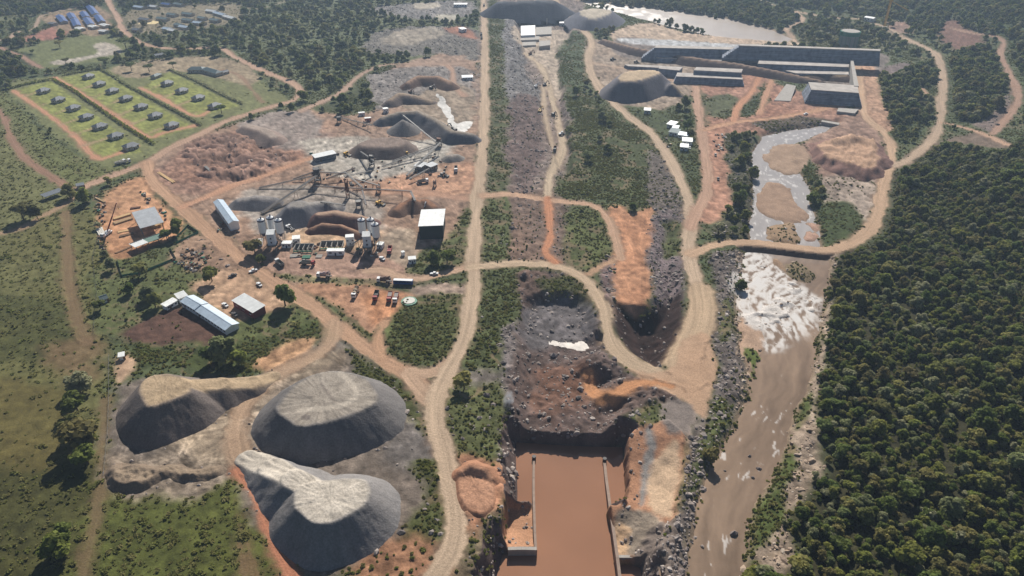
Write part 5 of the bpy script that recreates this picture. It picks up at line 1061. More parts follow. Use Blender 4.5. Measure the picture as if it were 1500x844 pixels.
for A, zA, B, zB, lb in [((478, 262), 3, (520, 246), 7, 'conveyor rising right behind the crusher tower'), ((520, 262), 6, (556, 272), 2, 'short conveyor below the black screening tower'), ((430, 262), 2, (470, 248), 7, 'dark feed conveyor left of the crusher tower'), ((548, 236), 9, (528, 222), 4, 'steep conveyor dropping onto the broad grey-brown pile'), ((602, 281), 7, (608, 294), 8, 'short conveyor tip over the dark brown heap'), ((600, 262), 3, (628, 247), 5, 'low conveyor beside the two grey cabins'), ((530, 276), 5, (536, 300), 6, 'conveyor running towards the screening unit behind the silos'), ((505, 300), 6, (470, 296), 8, 'conveyor feeding the dark grey aggregate stockpile')]:
    conveyor(A, zA, B, zB, lb, 1.3, random.choice([STL2, STEEL, RUST]))
for a, b, c, lb in [(596, 228, YEL, 'yellow loader on the pale gravel'), (556, 300, YEL, 'yellow loader behind the red-brown stockpile'), (650, 258, STL2, 'grey loader right of the cabins'), (508, 228, YEL, 'loader beside the long white-roofed building')]: loader(a, b, a + 8, b + 2, lb, c)
for a, b, c, d, lb in [(452, 388, 470, 389, 'red tipper on the lane below the control cabins'), (410, 388, 400, 380, 'white tipper near the tree left of the silos'), (620, 268, 632, 266, 'white tipper leaving the crusher yard'), (668, 250, 668, 262, 'pale tipper on the red ground by the haul road')]: dump_truck(a, b, c, d, lb, WP if 'white' in lb or 'pale' in lb else REDP, STL2)
for a, b, c, d, lb in [(560, 380, 566, 384, 'white pickup beside the right silos'), (445, 384, 452, 383, 'silver pickup below the left bins'), (380, 418, 386, 423, 'white pickup on the ring road'), (636, 402, 646, 402, 'white pickup on the lane near the haul road'), (330, 448, 336, 452, 'white pickup parked between the offices'), (344, 462, 350, 466, 'dark pickup parked below the white office shed')]: pickup(a, b, c, d, lb, STL2 if 'silver' in lb else STEEL if 'dark' in lb else WP)
# parked along the dam road and river yard
for i, (a, b, c, lb) in enumerate([(1048, 228, STL2, 'grey skip beside the dam road'), (1052, 263, STEEL, 'dark pickup in the red yard by the river'), (1010, 218, WP, 'white pickup beside the lowest white hut')]): pickup(a, b, a + 1, b + 8, lb, c)
# mobile crane with the raised red boom
p, rz = place(157, 345, 150, 350); t = thing('mobile_crane', p, rz, 'mobile crane with a long raised dark red boom in the timber yard', 'crane')
MB().box((0, 0, 1.1), (9, 2.5, .7)).build('chassis', WP, t, .08); cab(t, 3.8, 2.4, 1.8, 1.6, WP, 1.2); MB().box((-1.5, 0, 2.1), (3.2, 2.2, 1.3)).build('turntable', WP, t, .08); wheels(t, (3.3, 1.6, -1.6, -3.2), 2.5, .55)
tipx, tipy = G(170.5, 297, 22); tip = Vector((float(tipx), float(tipy), float(macro(tipx, tipy)) + 22)) - p; tip.rotate(Matrix.Rotation(-rz, 3, 'Z'))
MB().beam((-1.5, 0, 2.6), tip * .55 + Vector((-.7, 0, 1)), .7, .8).beam(tip * .5 + Vector((-.7, 0, 1)), tip, .45, .5).build('boom', flatmat('dark_red_paint', (120, 34, 38), .5), t)
MB().beam(tip, tip - Vector((0, 0, 4)), .08).build('hoist_rope', STEEL, t); MB().box(tip - Vector((0, 0, 4.3)), (.4, .4, .7)).build('hook', YEL, t)
# tower crane on the hill
p = GP(1295, 40); p.z = gz_(p.x, p.y); t = thing('tower_crane', p, .0, 'yellow crane standing on the hill above the dam', 'crane'); m = MB(); HC = 34
for sx in (-1, 1):
    for sy in (-1, 1): m.beam((sx, sy, 0), (sx, sy, HC), .35)
for k in range(17):
    z = k * 2
    for s in (-1, 1): m.beam((-1, s, z), (1, s, z + 2), .2); m.beam((s, -1, z), (s, 1, z + 2), .2)
m.build('mast', YEL, t); j = MB(); e = Vector((14, -6, HC + 18)); e2 = Vector((34, -20, HC - 16))
for q in (-.6, .6): j.beam((0, q, HC), e + Vector((0, q, 0)), .5); j.beam((0, q, HC), e2 * .6 + Vector((0, q, HC * .4)), .5); j.beam(e + Vector((0, q, 0)), (-4, q, HC + 6), .25)
j.build('jib', YEL, t); MB().box((0, 0, HC + 1), (4, 3, 2.4)).build('machinery_house', YEL, t); MB().box((0, 0, .4), (6, 6, 1.2)).build('base', CON, t)

# ------------------------------------------------------------------ dam, powerhouse and basin concrete
def prism(name, top, zt, zb, mat, batter=0.0, parent=None, base=None):
    """block whose top outline is traced from pixels at height zt; near faces may lean out (batter, metres per metre)"""
    P = []
    zts = zt if isinstance(zt, (list, tuple)) else [zt] * len(top)
    for (a, b), z in zip(top, zts):
        x, y = flat(a, b, z); P.append(Vector((float(x), float(y), z)))
    c = sum(P, Vector()) / len(P); n = len(P); v = []; lo = []
    for q in P:
        out = Vector((0, -1, 0)) * batter * (q.z - zb) if q.y < c.y else Vector((0, 0, 0))
        lo.append(Vector((q.x, q.y, zb)) + out)
    v = P + lo
    f = [tuple(range(n)), tuple(range(2 * n - 1, n - 1, -1))] + [(i, (i + 1) % n, n + (i + 1) % n, n + i) for i in range(n)]
    return MB().poly(v, f).build(name, mat, parent)
def dam_block(label, steps, mat=CONB, batter=.05, name='dam_block'):
    t = thing(name, (0, 0, 0), 0, label, 'dam'); prev = None
    for i, (top, zt, zb) in enumerate(steps):
        prism('lift', top, zt, zb, mat, batter, t)
    return t
def lifts(far, near, zt, zb, n, run, label, mat=CONB, ends=.0, endr=None):
    """stepped rolled-concrete wall: crest edge pixels (left, right) on far and near side at height zt, n lifts down to zb, each stepping out"""
    a = [flat(p[0], p[1], zt) for p in far]; b = [flat(p[0], p[1], zt) for p in near]
    A = [Vector((float(x), float(y), 0)) for x, y in a]; B = [Vector((float(x), float(y), 0)) for x, y in b]
    o = B[0].copy(); o.z = 0; t = thing('dam_wall', (o.x, o.y, 0), 0, label, 'dam'); dh = (zt - zb) / n
    d = (B[1] - B[0]).normalized(); out = Vector((d.y, -d.x, 0)); out = out if out.y < 0 else -out
    for i in range(n):
        z1 = zt - dh * i; z0 = zb - 1.5; k = out * run * i; ex = d * ends * i
        er = ex if endr is None else d * endr * i; q = [A[0] - ex, A[1] + er, B[1] + k + er, B[0] + k - ex]
        z0 = z1 - dh - .01 if i < n - 1 else zb - 1.5
        v = [Vector((p.x - o.x, p.y - o.y, z1)) for p in q] + [Vector((p.x - o.x, p.y - o.y, z0)) for p in q]
        MB().poly(v, [(0, 1, 2, 3), (7, 6, 5, 4), (0, 4, 5, 1), (1, 5, 6, 2), (2, 6, 7, 3), (3, 7, 4, 0)]).build('lift', mat, t)
    q = [B[0] - o, B[1] - o]
    q4 = [Vector((p.x - o.x, p.y - o.y, zt + .02)) for p in (A[0], A[1], B[1], B[0])]; q4 += [v + Vector((0, 0, .5)) for v in q4]
    MB().poly(q4, [(3, 2, 1, 0), (4, 5, 6, 7), (0, 1, 5, 4), (1, 2, 6, 5), (2, 3, 7, 6), (3, 0, 4, 7)]).build('crest', flatmat('dusty_crest', (184, 176, 168), .9, var=.25, scale=.15), t)  # dusty crest, paled further to carry the sunlit wall top
    if label.endswith('crest'): MB().beam(q[0] + Vector((0, .6, zt + .5)), q[1] + Vector((0, .6, zt + .5)), .5, 1.0).build('parapet', CON, t)
    return t
lifts([(1084, 65), (1290, 73)], [(1082, 68), (1289, 76)], 20, 8, 9, 1.25, 'highest dark stepped dam wall at the back with a pale crest', ends=2.2, endr=0)
lifts([(962, 67), (1080, 70)], [(958, 70.5), (1080, 73.5)], 13, 2, 8, 1.1, 'left stretch of the stepped dam wall ending in a sloping shoulder', ends=2.0)
lifts([(960, 82), (1112, 89)], [(962, 85.5), (1108, 92)], 4, 0, 3, 1.2, 'long pale toe slab along the foot of the left dam wall', ends=1.0)
lifts([(1150, 104), (1243, 106)], [(1165, 108), (1243, 110)], 5, 0, 4, 1.0, 'low dark dam tier in front of the bright ledge', ends=.8)
lifts([(915, 95), (970, 97)], [(920, 97.5), (966, 100)], 3, 0, 2, 1.0, 'low pale concrete strip left of the short dam block', ends=.8)
lifts([(1112, 88), (1244, 94)], [(1110, 94), (1243, 99)], 8.6, 0, 7, 1.0, 'middle stepped dam wall with a bright ledge below the highest wall')
lifts([(1020, 99), (1088, 102)], [(1016, 103.5), (1086, 107)], 10, 5.6, 3, 1.0, 'upper tier of the low front dam block at the left'); lifts([(992, 107), (1086, 111)], [(990, 112.5), (1088, 117)], 6, 0, 5, 1.0, 'lower tier of the low front dam block at the left', ends=.5)
lifts([(965, 97), (1000, 99)], [(965, 101), (995, 104)], 7, 0, 4, .7, 'short pale dam block at the left end of the low tiers')
t = lifts([(1184, 121), (1256, 126)], [(1188, 132), (1258, 137)], 11, 0, 8, 1.0, 'front right dam block with a pale slab top and dark stepped face', ends=.6)
prism('spillway_slab', [(1152, 123), (1166, 126), (1158, 148), (1134, 147)], [3.5, 3.5, .6, .6], -.5, CON); tag(bpy.data.objects['spillway_slab'], 'pale sloping concrete slab left of the front right dam block', 'slab')
prism('abutment_wall', [(1246, 88), (1250, 88), (1258, 126), (1251, 126)], 12, 0, CON); tag(bpy.data.objects['abutment_wall'], 'pale concrete abutment wall at the right end of the dam', 'wall')
prism('outlet_culvert', [(1228, 158), (1258, 160), (1252, 166), (1226, 163)], 2.0, -4, CON); tag(bpy.data.objects['outlet_culvert'], 'pale concrete outlet slab where the river leaves the dam', 'culvert')
prism('outlet_wall', [(1204, 176), (1230, 180), (1229, 183), (1203, 178)], 0.0, -5, CON); tag(bpy.data.objects['outlet_wall'], 'small pale weir wall across the river head', 'wall')
heap('coffer_dam', 'long dark brown embankment running diagonally in front of the dam', [('ridge', [(885, 58, 4), (930, 70, 6), (1000, 82, 7), (1080, 93, 7), (1130, 102, 6.5), (1170, 111, 5), (1200, 117, 3)], 2.2)], (86, 74, 72), (152, 128, 108), .6, cat='embankment')
heap('coffer_dam', 'second dark bank at the right between the dam walls', [('ridge', [(1180, 110, 4), (1210, 108, 5), (1240, 110, 5)], 2)], (104, 88, 80), (160, 140, 110), .6, cat='embankment')
# round tower in green netting
p = GP(1240, 71); t = thing('intake_tower', p, 0, 'round grey intake tower wrapped in green netting at the right end of the dam', 'tower')
MB().cyl((0, 0, 9), 11, 20, seg=28).build('shaft', flatmat('netted_concrete', (132, 140, 132), .9, var=.2), t); MB().cyl((0, 0, 18.2), 11.7, 4.4, seg=28).build('green_netting', flatmat('green_net', (56, 116, 92), .8), t); MB().cyl((0, 0, 20.6), 10.4, .5, seg=28).build('top_slab', CON, t)
for k in range(14): a = k * .4488; MB().beam((11.6 * math.cos(a), 11.6 * math.sin(a), -1), (11.6 * math.cos(a), 11.6 * math.sin(a), 20.5), .3).build('scaffold_pole', GRNP, t)
# powerhouse foundation and head wall in the channel
heap('channel_head_slope', 'dark shaded slope closing the top end of the spillway channel', [('ridge', [(732, 3, 17), (770, 1, 20), (812, 1, 18)], 3)], (72, 76, 86), (104, 104, 106), .62, rough=.8, warp=4, cat='slope')  # shade of the slope put into its dark blue-grey colour
t = thing('powerhouse_foundation', GP(790, 55, -8), 0, 'pale concrete powerhouse foundation in the pit below the head wall', 'foundation')
for top, z, m_ in [([(763, 38), (784, 37), (784, 51), (763, 52)], -3, WP), ([(785, 40), (808, 39), (808, 50), (785, 51)], -6, CON), ([(762, 54), (790, 53), (790, 58), (762, 59)], -5.5, CON), ([(764, 62), (785, 61), (785, 66), (764, 67)], -6, CON), ([(790, 60), (806, 59), (806, 66), (790, 68)], -6, CON)]:
    q = [flat(a, b, z) for a, b in top]; v = [Vector((float(x), float(y), z)) - t.location for x, y in q]; v += [Vector((a.x, a.y, a.z - 6)) for a in v]
    MB().poly(v, [(0, 1, 2, 3), (7, 6, 5, 4), (0, 4, 5, 1), (1, 5, 6, 2), (2, 6, 7, 3), (3, 7, 4, 0)]).build('slab', m_, t)
for a, b in [(757, 34), (762, 36), (757, 44), (762, 50), (801, 37), (758, 66)]:
    q = Vector([float(c) for c in flat(a, b, -7)] + [-7]) - t.location; MB().beam(q, q + Vector((0, 0, 9)), 1.2).build('column', CON, t)
# training walls of the basin
def wall_strip(name, pts, w, label, zb, side=None, cat='wall', mat=CON):
    """pts: (px, py, z of the top)"""
    P = []
    for a, b, z in pts: x, y = flat(a, b, z); P.append(Vector((float(x), float(y), z)))
    t = thing(name, (P[0].x, P[0].y, zb), 0, label, cat); o = Vector((P[0].x, P[0].y, zb))
    for i in range(len(P) - 1):
        a, b = P[i] - o, P[i + 1] - o; d = (b - a); d.z = 0; d.normalize(); s = Vector((-d.y, d.x, 0)) * w / 2; b = b - d * .05
        v = [a + s, b + s, b - s, a - s]; v += [Vector((q.x, q.y, -2)) for q in v]
        MB().poly(v, [(0, 1, 2, 3), (7, 6, 5, 4), (0, 4, 5, 1), (1, 5, 6, 2), (2, 6, 7, 3), (3, 7, 4, 0)]).build('panel', mat, t)
    return t
DCON = flatmat('damp_concrete', (150, 130, 116), .8, var=.16, scale=.5)
wall_strip('training_wall', [(782, 674, -11.0), (781.6, 700, -10.6), (781.8, 725, -10.0), (782.5, 750, -9.3), (783.5, 780, -9.0), (785, 806, -8.8)], 1.0, 'left concrete training wall standing in the brown basin', -14, mat=DCON)
wall_strip('training_wall', [(885.5, 677, -11.0), (888, 700, -10.4), (891.5, 725, -9.6), (895.5, 755, -8.8), (900, 785, -8.3), (904.5, 817, -8.2), (908, 845, -8.4), (913, 880, -8.6)], 1.2, 'right concrete training wall standing in the brown basin', -14, mat=DCON)
wall_strip('retaining_wall', [(744, 803.5, -8.6), (764, 803, -8.6), (786, 803.5, -8.6)], 1.4, 'pale concrete retaining wall across the left end of the basin', -14)
wall_strip('retaining_wall', [(905, 815, -8.6), (922, 815, -8.6), (938, 816, -8.6)], 1.2, 'dark concrete retaining wall on the right of the basin', -14)
for a, b, lb in [(782.2, 673, 'steel post at the far end of the left training wall'), (885.5, 676, 'steel post at the far end of the right training wall')]:
    x, y = flat(a, b, -12); o = MB().cyl((0, 0, .6), .9, 2.6, seg=8).build('marker_post', STEEL); o.location = (float(x), float(y), -12); tag(o, lb, 'post')

# ------------------------------------------------------------------ timber yard, scrap yard, fences
def stack(A, B, n, label, mat=WOODP, w=.5, h=.5, lay=2, name='timber_stack', cat='timber'):
    m, L, rz = ax(A, B); t = thing(name, m, rz, label, cat); KEEP.append((m.x, m.y, L * .5))
    for k in range(lay):
        for i in range(n): MB().box((random.uniform(-.3, .3), (i - n / 2) * w * 1.15, h * (k + .5)), (L * random.uniform(.88, 1.0), w, h * .94), rz=random.uniform(-.02, .02)).build('beam' if w > .4 else 'plank', mat, t)
stack((166, 322), (192, 314), 5, 'upper stack of long pale beams in the timber yard'); stack((166, 329), (194, 320), 6, 'lower stack of long pale beams in the timber yard', flatmat('grey_timber', (176, 148, 112), .85, var=.2))
stack((174, 347), (196, 342), 4, 'dark logs lying in the shade beside the sawmill shed', DKW, .6, .6, 1); stack((172, 341), (192, 337), 5, 'short pale posts in a row at the sawmill shed', WOODP, .4, .4, 1); stack((225, 335), (229, 327), 4, 'left of two pale plank stacks under the grey roof', WOODP, .9, .6, 3); stack((231, 333), (236, 327), 4, 'right of two pale plank stacks under the grey roof', WOODP, .9, .6, 3)
stack((168, 372), (192, 362), 3, 'long dark planks beside the white lean-to', DKW, .5, .4, 1); stack((191, 306), (206, 304), 4, 'rusty beams behind the grey sawmill roof', RUST, .5, .4, 2); stack((233, 253), (256, 268), 3, 'pale timber baulks by the ring road junction', WOODP, .7, .6, 1); stack((140, 290), (155, 297), 3, 'broken planks at the upper left corner of the timber yard', flatmat('grey_timber', (176, 148, 112), .85), .4, .4, 2)
stack((302, 247), (310, 254), 3, 'grey pipes dumped beside the ring road', STL2, .6, .5, 1); stack((146, 335), (152, 345), 4, 'pale grey crates along the left edge of the timber yard', TARP, .9, .9, 1)
MATJ = [RUST, RUST, RUST, DKW, DKW, STL2, STL2, STEEL, STEEL, WOODP, TARP, GRNP]
def junk(px, py, label, group):
    x, y = G(px, py); p = Vector((float(x), float(y), gz_(x, y))); t = thing('scrap_item', p, random.uniform(0, 6.28), label, 'scrap', group)
    a, b, c = random.uniform(1.2, 3), random.uniform(.8, 1.8), random.uniform(.4, 1.3); m = random.choice(MATJ)
    MB().box((0, 0, c / 2), (a, b, c), ry=random.uniform(-.1, .1)).build('body', m, t, .08); MB().beam((-a * .6, -b * .4, c * .4), (a * .7, b * .5, c + .4), .2).build('bar', random.choice(MATJ), t); MB().box((a * .2, 0, c + .15), (a * .4, b * .5, .35), rz=.5).build('cover', random.choice(MATJ), t)
for i in range(90):
    a, b = random.uniform(255, 305), random.uniform(366, 396)
    if abs((a - 280) / 26) + abs((b - 381) / 16) < 1.15: junk(a, b, 'piece of dark scrap metal in the scrap yard above the offices', 'scrap yard pieces')
for i in range(34):
    k = random.random(); a = 146 + 16 * math.sin(k * 3.0) * .3 + random.uniform(-5, 5); b = 288 + k * 92; junk(a, b, 'broken timber or scrap along the left edge of the timber yard', 'timber yard clutter')
for i in range(16):
    k = random.random(); junk(206 + 40 * k + random.uniform(-3, 3), 282 + 40 * k + random.uniform(-4, 3), 'scrap heaped along the roadside edge of the timber yard', 'roadside clutter')
for i in range(18): junk(random.uniform(1045, 1062), random.uniform(198, 222), 'scrap and drums in the red yard by the river', 'river yard clutter')
for i in range(14): junk(random.uniform(975, 1012), random.uniform(176, 216), 'stores and clutter between the huts beside the dam road', 'hut yard clutter')
for i in range(26): junk(random.uniform(400, 560), random.uniform(352, 378), 'steel parts and stores lying round the batching plants', 'batching plant clutter')
for i in range(12): junk(random.uniform(318, 355), random.uniform(328, 342), 'pale drums and blocks below the long narrow shed', 'clutter below the narrow shed')
for i in range(60):
    a, b = random.uniform(440, 660), random.uniform(225, 275); junk(a, b, 'steel parts and cable drums in the dusty crusher yard', 'crusher yard clutter')
def fence(pts, label, h=1.6, step=3.0, mat=GRNP, panel=True, post=STEEL):
    P = wpoly(pts); t = None
    for i in range(len(P) - 1):
        a, b = P[i], P[i + 1]; L = float(np.hypot(*(b - a))); n = max(1, int(L / step))
        for k in range(n):
            p = a + (b - a) * k / n; q = a + (b - a) * (k + 1) / n; z0, z1 = gz_(*p), gz_(*q)
            if t is None: o = Vector((float(p[0]), float(p[1]), z0)); t = thing('fence', o, 0, label, 'fence')
            pv = Vector((float(p[0]), float(p[1]), z0)) - o; qv = Vector((float(q[0]), float(q[1]), z1)) - o
            MB().box(pv + Vector((0, 0, h / 2)), (.12, .12, h + .4)).build('post', post, t)
            if panel: MB().beam(pv + Vector((0, 0, h * .5)), qv + Vector((0, 0, h * .5)), .03, h * .9).build('mesh_panel', mat, t)
            else: MB().beam(pv + Vector((0, 0, h * .9)), qv + Vector((0, 0, h * .9)), .05).beam(pv + Vector((0, 0, h * .5)), qv + Vector((0, 0, h * .5)), .05).build('wire', post, t)
fence([(258, 350), (276, 332), (291, 342), (258, 358)], 'green mesh fence round the thicket beside the lean-to'); fence([(172, 382), (179, 406), (205, 402), (258, 380), (250, 366)], 'green mesh fence round the sawmill garden')
fence([(160, 522), (160, 580), (158, 640), (152, 700)], 'thin wire fence along the left edge of the stockpile yard', 1.4, 5, STL2, False, STL2); fence([(148, 330), (136, 380), (142, 430), (137, 488), (165, 498), (205, 505)], 'thin dark fence along the pasture edge', 1.4, 5, STL2, False)
# garden pool with pale tarp by the truck row
m, L, rz = ax((592, 442), (607, 441)); t = thing('plastic_pond', m, rz, 'pale tarpaulin-lined basin with a green rim beside the truck row', 'basin')
MB().cyl((0, 0, .3), 3.4, .7, seg=9).build('liner', TARP, t); MB().cyl((0, 0, .1), 4.6, .5, seg=11).build('rim', GRNP, t)
# ------------------------------------------------------------------ plants and rocks (placed last: they keep clear of everything above)
def leaf_material(name, cols, trans=.25):
    m, nt, b = nodes(name); L = nt.links.new
    oi = nt.nodes.new('ShaderNodeObjectInfo'); cr = nt.nodes.new('ShaderNodeValToRGB')
    while len(cr.color_ramp.elements) < len(cols): cr.color_ramp.elements.new(.5)
    for i, c in enumerate(cols):
        e = cr.color_ramp.elements[i]; e.position = i / (len(cols) - 1); v = lin(c); e.color = (v[0], v[1], v[2], 1)
    geo = nt.nodes.new('ShaderNodeNewGeometry')
    mr_ = nt.nodes.new('ShaderNodeMapRange'); mr_.inputs[3].default_value = .62; mr_.inputs[4].default_value = 1.4
    mx = nt.nodes.new('ShaderNodeMix'); mx.data_type = 'RGBA'; mx.blend_type = 'MULTIPLY'; mx.inputs[0].default_value = 1
    L(oi.outputs['Random'], cr.inputs[0]); L(geo.outputs['Random Per Island'], mr_.inputs[0])
    L(cr.outputs[0], mx.inputs[6]); L(mr_.outputs[0], mx.inputs[7]); L(mx.outputs[2], b.inputs['Base Color'])
    b.inputs['Roughness'].default_value = .75; b.inputs['Specular IOR Level'].default_value = .2
    t = nt.nodes.new('ShaderNodeBsdfTranslucent'); ms = nt.nodes.new('ShaderNodeMixShader'); ms.inputs[0].default_value = trans
    L(mx.outputs[2], t.inputs[0]); L(b.outputs[0], ms.inputs[1]); L(t.outputs[0], ms.inputs[2])
    L(ms.outputs[0], nt.nodes['Material Output'].inputs[0]); return m
LEAF = leaf_material('leaves', [(92, 104, 46), (150, 150, 72), (106, 122, 54), (160, 154, 90), (122, 112, 68), (112, 130, 60), (168, 166, 130), (96, 112, 50), (138, 146, 68)], .52)
LEAFG = leaf_material('grass_leaves', [(116, 120, 62), (132, 130, 74), (140, 134, 84), (122, 128, 62)], .5)
LEAFB = leaf_material('scrub_leaves', [(116, 122, 60), (136, 136, 72), (126, 132, 64), (148, 144, 84), (130, 122, 78), (120, 130, 64)], .55)
BARK = flatmat('bark', (92, 76, 62), .9, bump=.4)
def rock_material(name, cols):
    m, nt, b = nodes(name); L = nt.links.new
    oi = nt.nodes.new('ShaderNodeObjectInfo'); cr = nt.nodes.new('ShaderNodeValToRGB')
    while len(cr.color_ramp.elements) < len(cols): cr.color_ramp.elements.new(.5)
    for i, c in enumerate(cols):
        e = cr.color_ramp.elements[i]; e.position = i / (len(cols) - 1); v = lin(c); e.color = (v[0], v[1], v[2], 1)
    tc = nt.nodes.new('ShaderNodeTexCoord'); n = nt.nodes.new('ShaderNodeTexNoise'); n.inputs['Scale'].default_value = 2.5; n.inputs['Detail'].default_value = 5
    mr_ = nt.nodes.new('ShaderNodeMapRange'); mr_.inputs[3].default_value = .6; mr_.inputs[4].default_value = 1.4
    mx = nt.nodes.new('ShaderNodeMix'); mx.data_type = 'RGBA'; mx.blend_type = 'MULTIPLY'; mx.inputs[0].default_value = 1
    L(tc.outputs['Object'], n.inputs['Vector']); L(n.outputs['Fac'], mr_.inputs[0]); L(oi.outputs['Random'], cr.inputs[0])
    L(cr.outputs[0], mx.inputs[6]); L(mr_.outputs[0], mx.inputs[7]); L(mx.outputs[2], b.inputs['Base Color'])
    b.inputs['Roughness'].default_value = .85; b.inputs['Specular IOR Level'].default_value = .3; return m
ROCKM = rock_material('broken_rock', [(92, 86, 84), (160, 148, 140), (120, 108, 104), (192, 180, 170), (104, 90, 84)])
ROCKT = rock_material('tan_rock', [(168, 146, 126), (190, 168, 146), (150, 130, 114), (200, 184, 166)])
def quads_mesh(name, cen, nor, size, mat, aspect=1.0):
    n = len(cen); r = rng.normal(size=(n, 3)); t = np.cross(nor, r); t /= np.linalg.norm(t, axis=1)[:, None] + 1e-9
    b = np.cross(nor, t); s = size[:, None]
    v = np.stack([cen - t * s - b * s * aspect, cen + t * s - b * s * aspect, cen + t * s + b * s * aspect, cen - t * s + b * s * aspect], 1).reshape(-1, 3)
    return np_mesh(name, v, np.arange(n * 4).reshape(-1, 4), mat, smooth=False)
def crown_mesh(name, rx, rz, zc, nblob, nleaf, leaf, mat=None, flatb=.0):
    bl = []
    for i in range(nblob):
        a = rng.uniform(0, 6.283); r = rx * .62 * math.sqrt(rng.uniform(0.05, 1)); z = rng.uniform(-.55, .6) * rz
        bl.append((r * math.cos(a), r * math.sin(a), zc + z + (.25 * rz if r < rx * .3 else -.1 * rz), rx * rng.uniform(.32, .55), rz * rng.uniform(.35, .6)))
    k = rng.integers(0, nblob, nleaf); B = np.array(bl)[k]
    d = rng.normal(size=(nleaf, 3)); d /= np.linalg.norm(d, axis=1)[:, None]; d[:, 2] = np.where(rng.random(nleaf) < .75, np.abs(d[:, 2]), d[:, 2])
    q = rng.uniform(.6, 1.05, nleaf)[:, None]
    c = B[:, :3] + d * q * np.stack([B[:, 3], B[:, 3], B[:, 4]], 1)
    nn = d + rng.normal(size=(nleaf, 3)) * .5 + np.array([0, .15, .75]); nn /= np.linalg.norm(nn, axis=1)[:, None]
    return quads_mesh(name, c, nn, leaf * rng.uniform(.6, 1.3, nleaf), mat or LEAF)
def tube_bm(bm, pts, radii, seg=6):
    rings = []
    for i, (p, r) in enumerate(zip(pts, radii)):
        p = Vector(p); d = (Vector(pts[min(i + 1, len(pts) - 1)]) - Vector(pts[max(i - 1, 0)])).normalized()
        a = d.orthogonal().normalized(); b = d.cross(a)
        rings.append([bm.verts.new(p + (a * math.cos(k * 6.2832 / seg) + b * math.sin(k * 6.2832 / seg)) * r) for k in range(seg)])
    for i in range(len(rings) - 1):
        for k in range(seg): bm.faces.new((rings[i][k], rings[i][(k + 1) % seg], rings[i + 1][(k + 1) % seg], rings[i + 1][k]))
    bm.faces.new(rings[0][::-1]); bm.faces.new(rings[-1])
def trunk_mesh(name, h, r, spread):
    bm = bmesh.new(); tube_bm(bm, [(0, 0, -.3), (.05, .03, h * .35), (.12, -.05, h * .6)], [r * 1.3, r, r * .8])
    for i in range(4):
        a = i * 1.57 + random.uniform(-.4, .4); l = spread * random.uniform(.5, .8)
        tube_bm(bm, [(.1, -.03, h * .5), (.45 * l * math.cos(a), .45 * l * math.sin(a), h * .72), (l * math.cos(a), l * math.sin(a), h * .95)], [r * .55, r * .4, r * .15], 5)
    me = bpy.data.meshes.new(name); bm.to_mesh(me); bm.free(); me.materials.append(BARK); return me
TREE = []      # (crown mesh, trunk mesh), about five metres across
for i in range(6):
    rx = 2.7; rz = [2.0, 2.4, 1.7, 2.2, 1.9, 2.6][i]; zc = [3.0, 3.3, 2.8, 3.1, 3.0, 3.4][i]
    TREE.append((crown_mesh('tree_crown', rx, rz, zc, 9 + i % 3, 800, .29), trunk_mesh('tree_trunk', zc + .4, .16, 1.9)))
ACAC = (crown_mesh('flat_crown', 4.4, 1.3, 5.6, 14, 900, .30), trunk_mesh('tall_trunk', 5.6, .25, 3.4))
BUSH = [crown_mesh('bush_leaves', 1.5, .65, .4, 6, 150, .26, LEAFB) for i in range(4)]
SHRUB = [crown_mesh('shrub_leaves', .8, .4, .2, 3, 44, .2, LEAFG) for i in range(3)]
def tuft_mesh():
    n = 14; c = rng.normal(size=(n, 3)) * np.array([.35, .35, 0]); c[:, 2] = .22
    nn = rng.normal(size=(n, 3)) * np.array([.5, .5, .2]) + np.array([0, 0, .8]); nn /= np.linalg.norm(nn, axis=1)[:, None]
    return quads_mesh('tuft_blades', c, nn, rng.uniform(.16, .3, n), LEAFG, 1.2)
TUFT = [tuft_mesh() for i in range(3)]
def rock_mesh(mat, i):
    bm = bmesh.new(); bmesh.ops.create_icosphere(bm, subdivisions=1, radius=1.0)
    for v in bm.verts: v.co *= random.uniform(.72, 1.25)
    s = Vector((random.uniform(.8, 1.2), random.uniform(.6, .95), random.uniform(.45, .8)))
    for v in bm.verts: v.co = Vector((v.co.x * s.x, v.co.y * s.y, v.co.z * s.z))
    me = bpy.data.meshes.new('rock_body'); bm.to_mesh(me); bm.free(); me.materials.append(mat); return me
ROCK = [rock_mesh(ROCKM, i) for i in range(5)]; ROCKTT = [rock_mesh(ROCKT, i) for i in range(4)]

# area of ground each grid vertex stands for
Xg, Yg = X.reshape(NV, NU), Y.reshape(NV, NU)
AREA = (np.abs(np.gradient(Xg, axis=1)) * np.abs(np.gradient(Yg, axis=0))).ravel()
inview = (PU > -60) & (PU < 1560) & (PV > -25) & (PV < 880) & (U > -240) & (U < 1740) & (V > -58) & (V < 900)
for x0, y0, r0 in KEEP:                        # nothing grows inside buildings, vehicles and machines
    k = np.nonzero((X - x0) ** 2 + (Y - y0) ** 2 < r0 * r0)[0]
    for q in D: D[q][k] = 0
def scatter(key, lim=None):
    lam = D[key] * AREA * inview
    if lim is not None: lam = lam * lim
    n = rng.poisson(lam); k = np.repeat(np.arange(N), n); k = k[k < N - NU - 1]
    j, i = k // NU, k % NU; ok = (i < NU - 1) & (j < NV - 1); k = k[ok]
    a = rng.random(len(k)); b = rng.random(len(k))
    w = lambda A: A[k] * (1 - a) * (1 - b) + A[k + 1] * a * (1 - b) + A[k + NU] * (1 - a) * b + A[k + NU + 1] * a * b
    return np.stack([w(X), w(Y), w(ZA)], 1), k
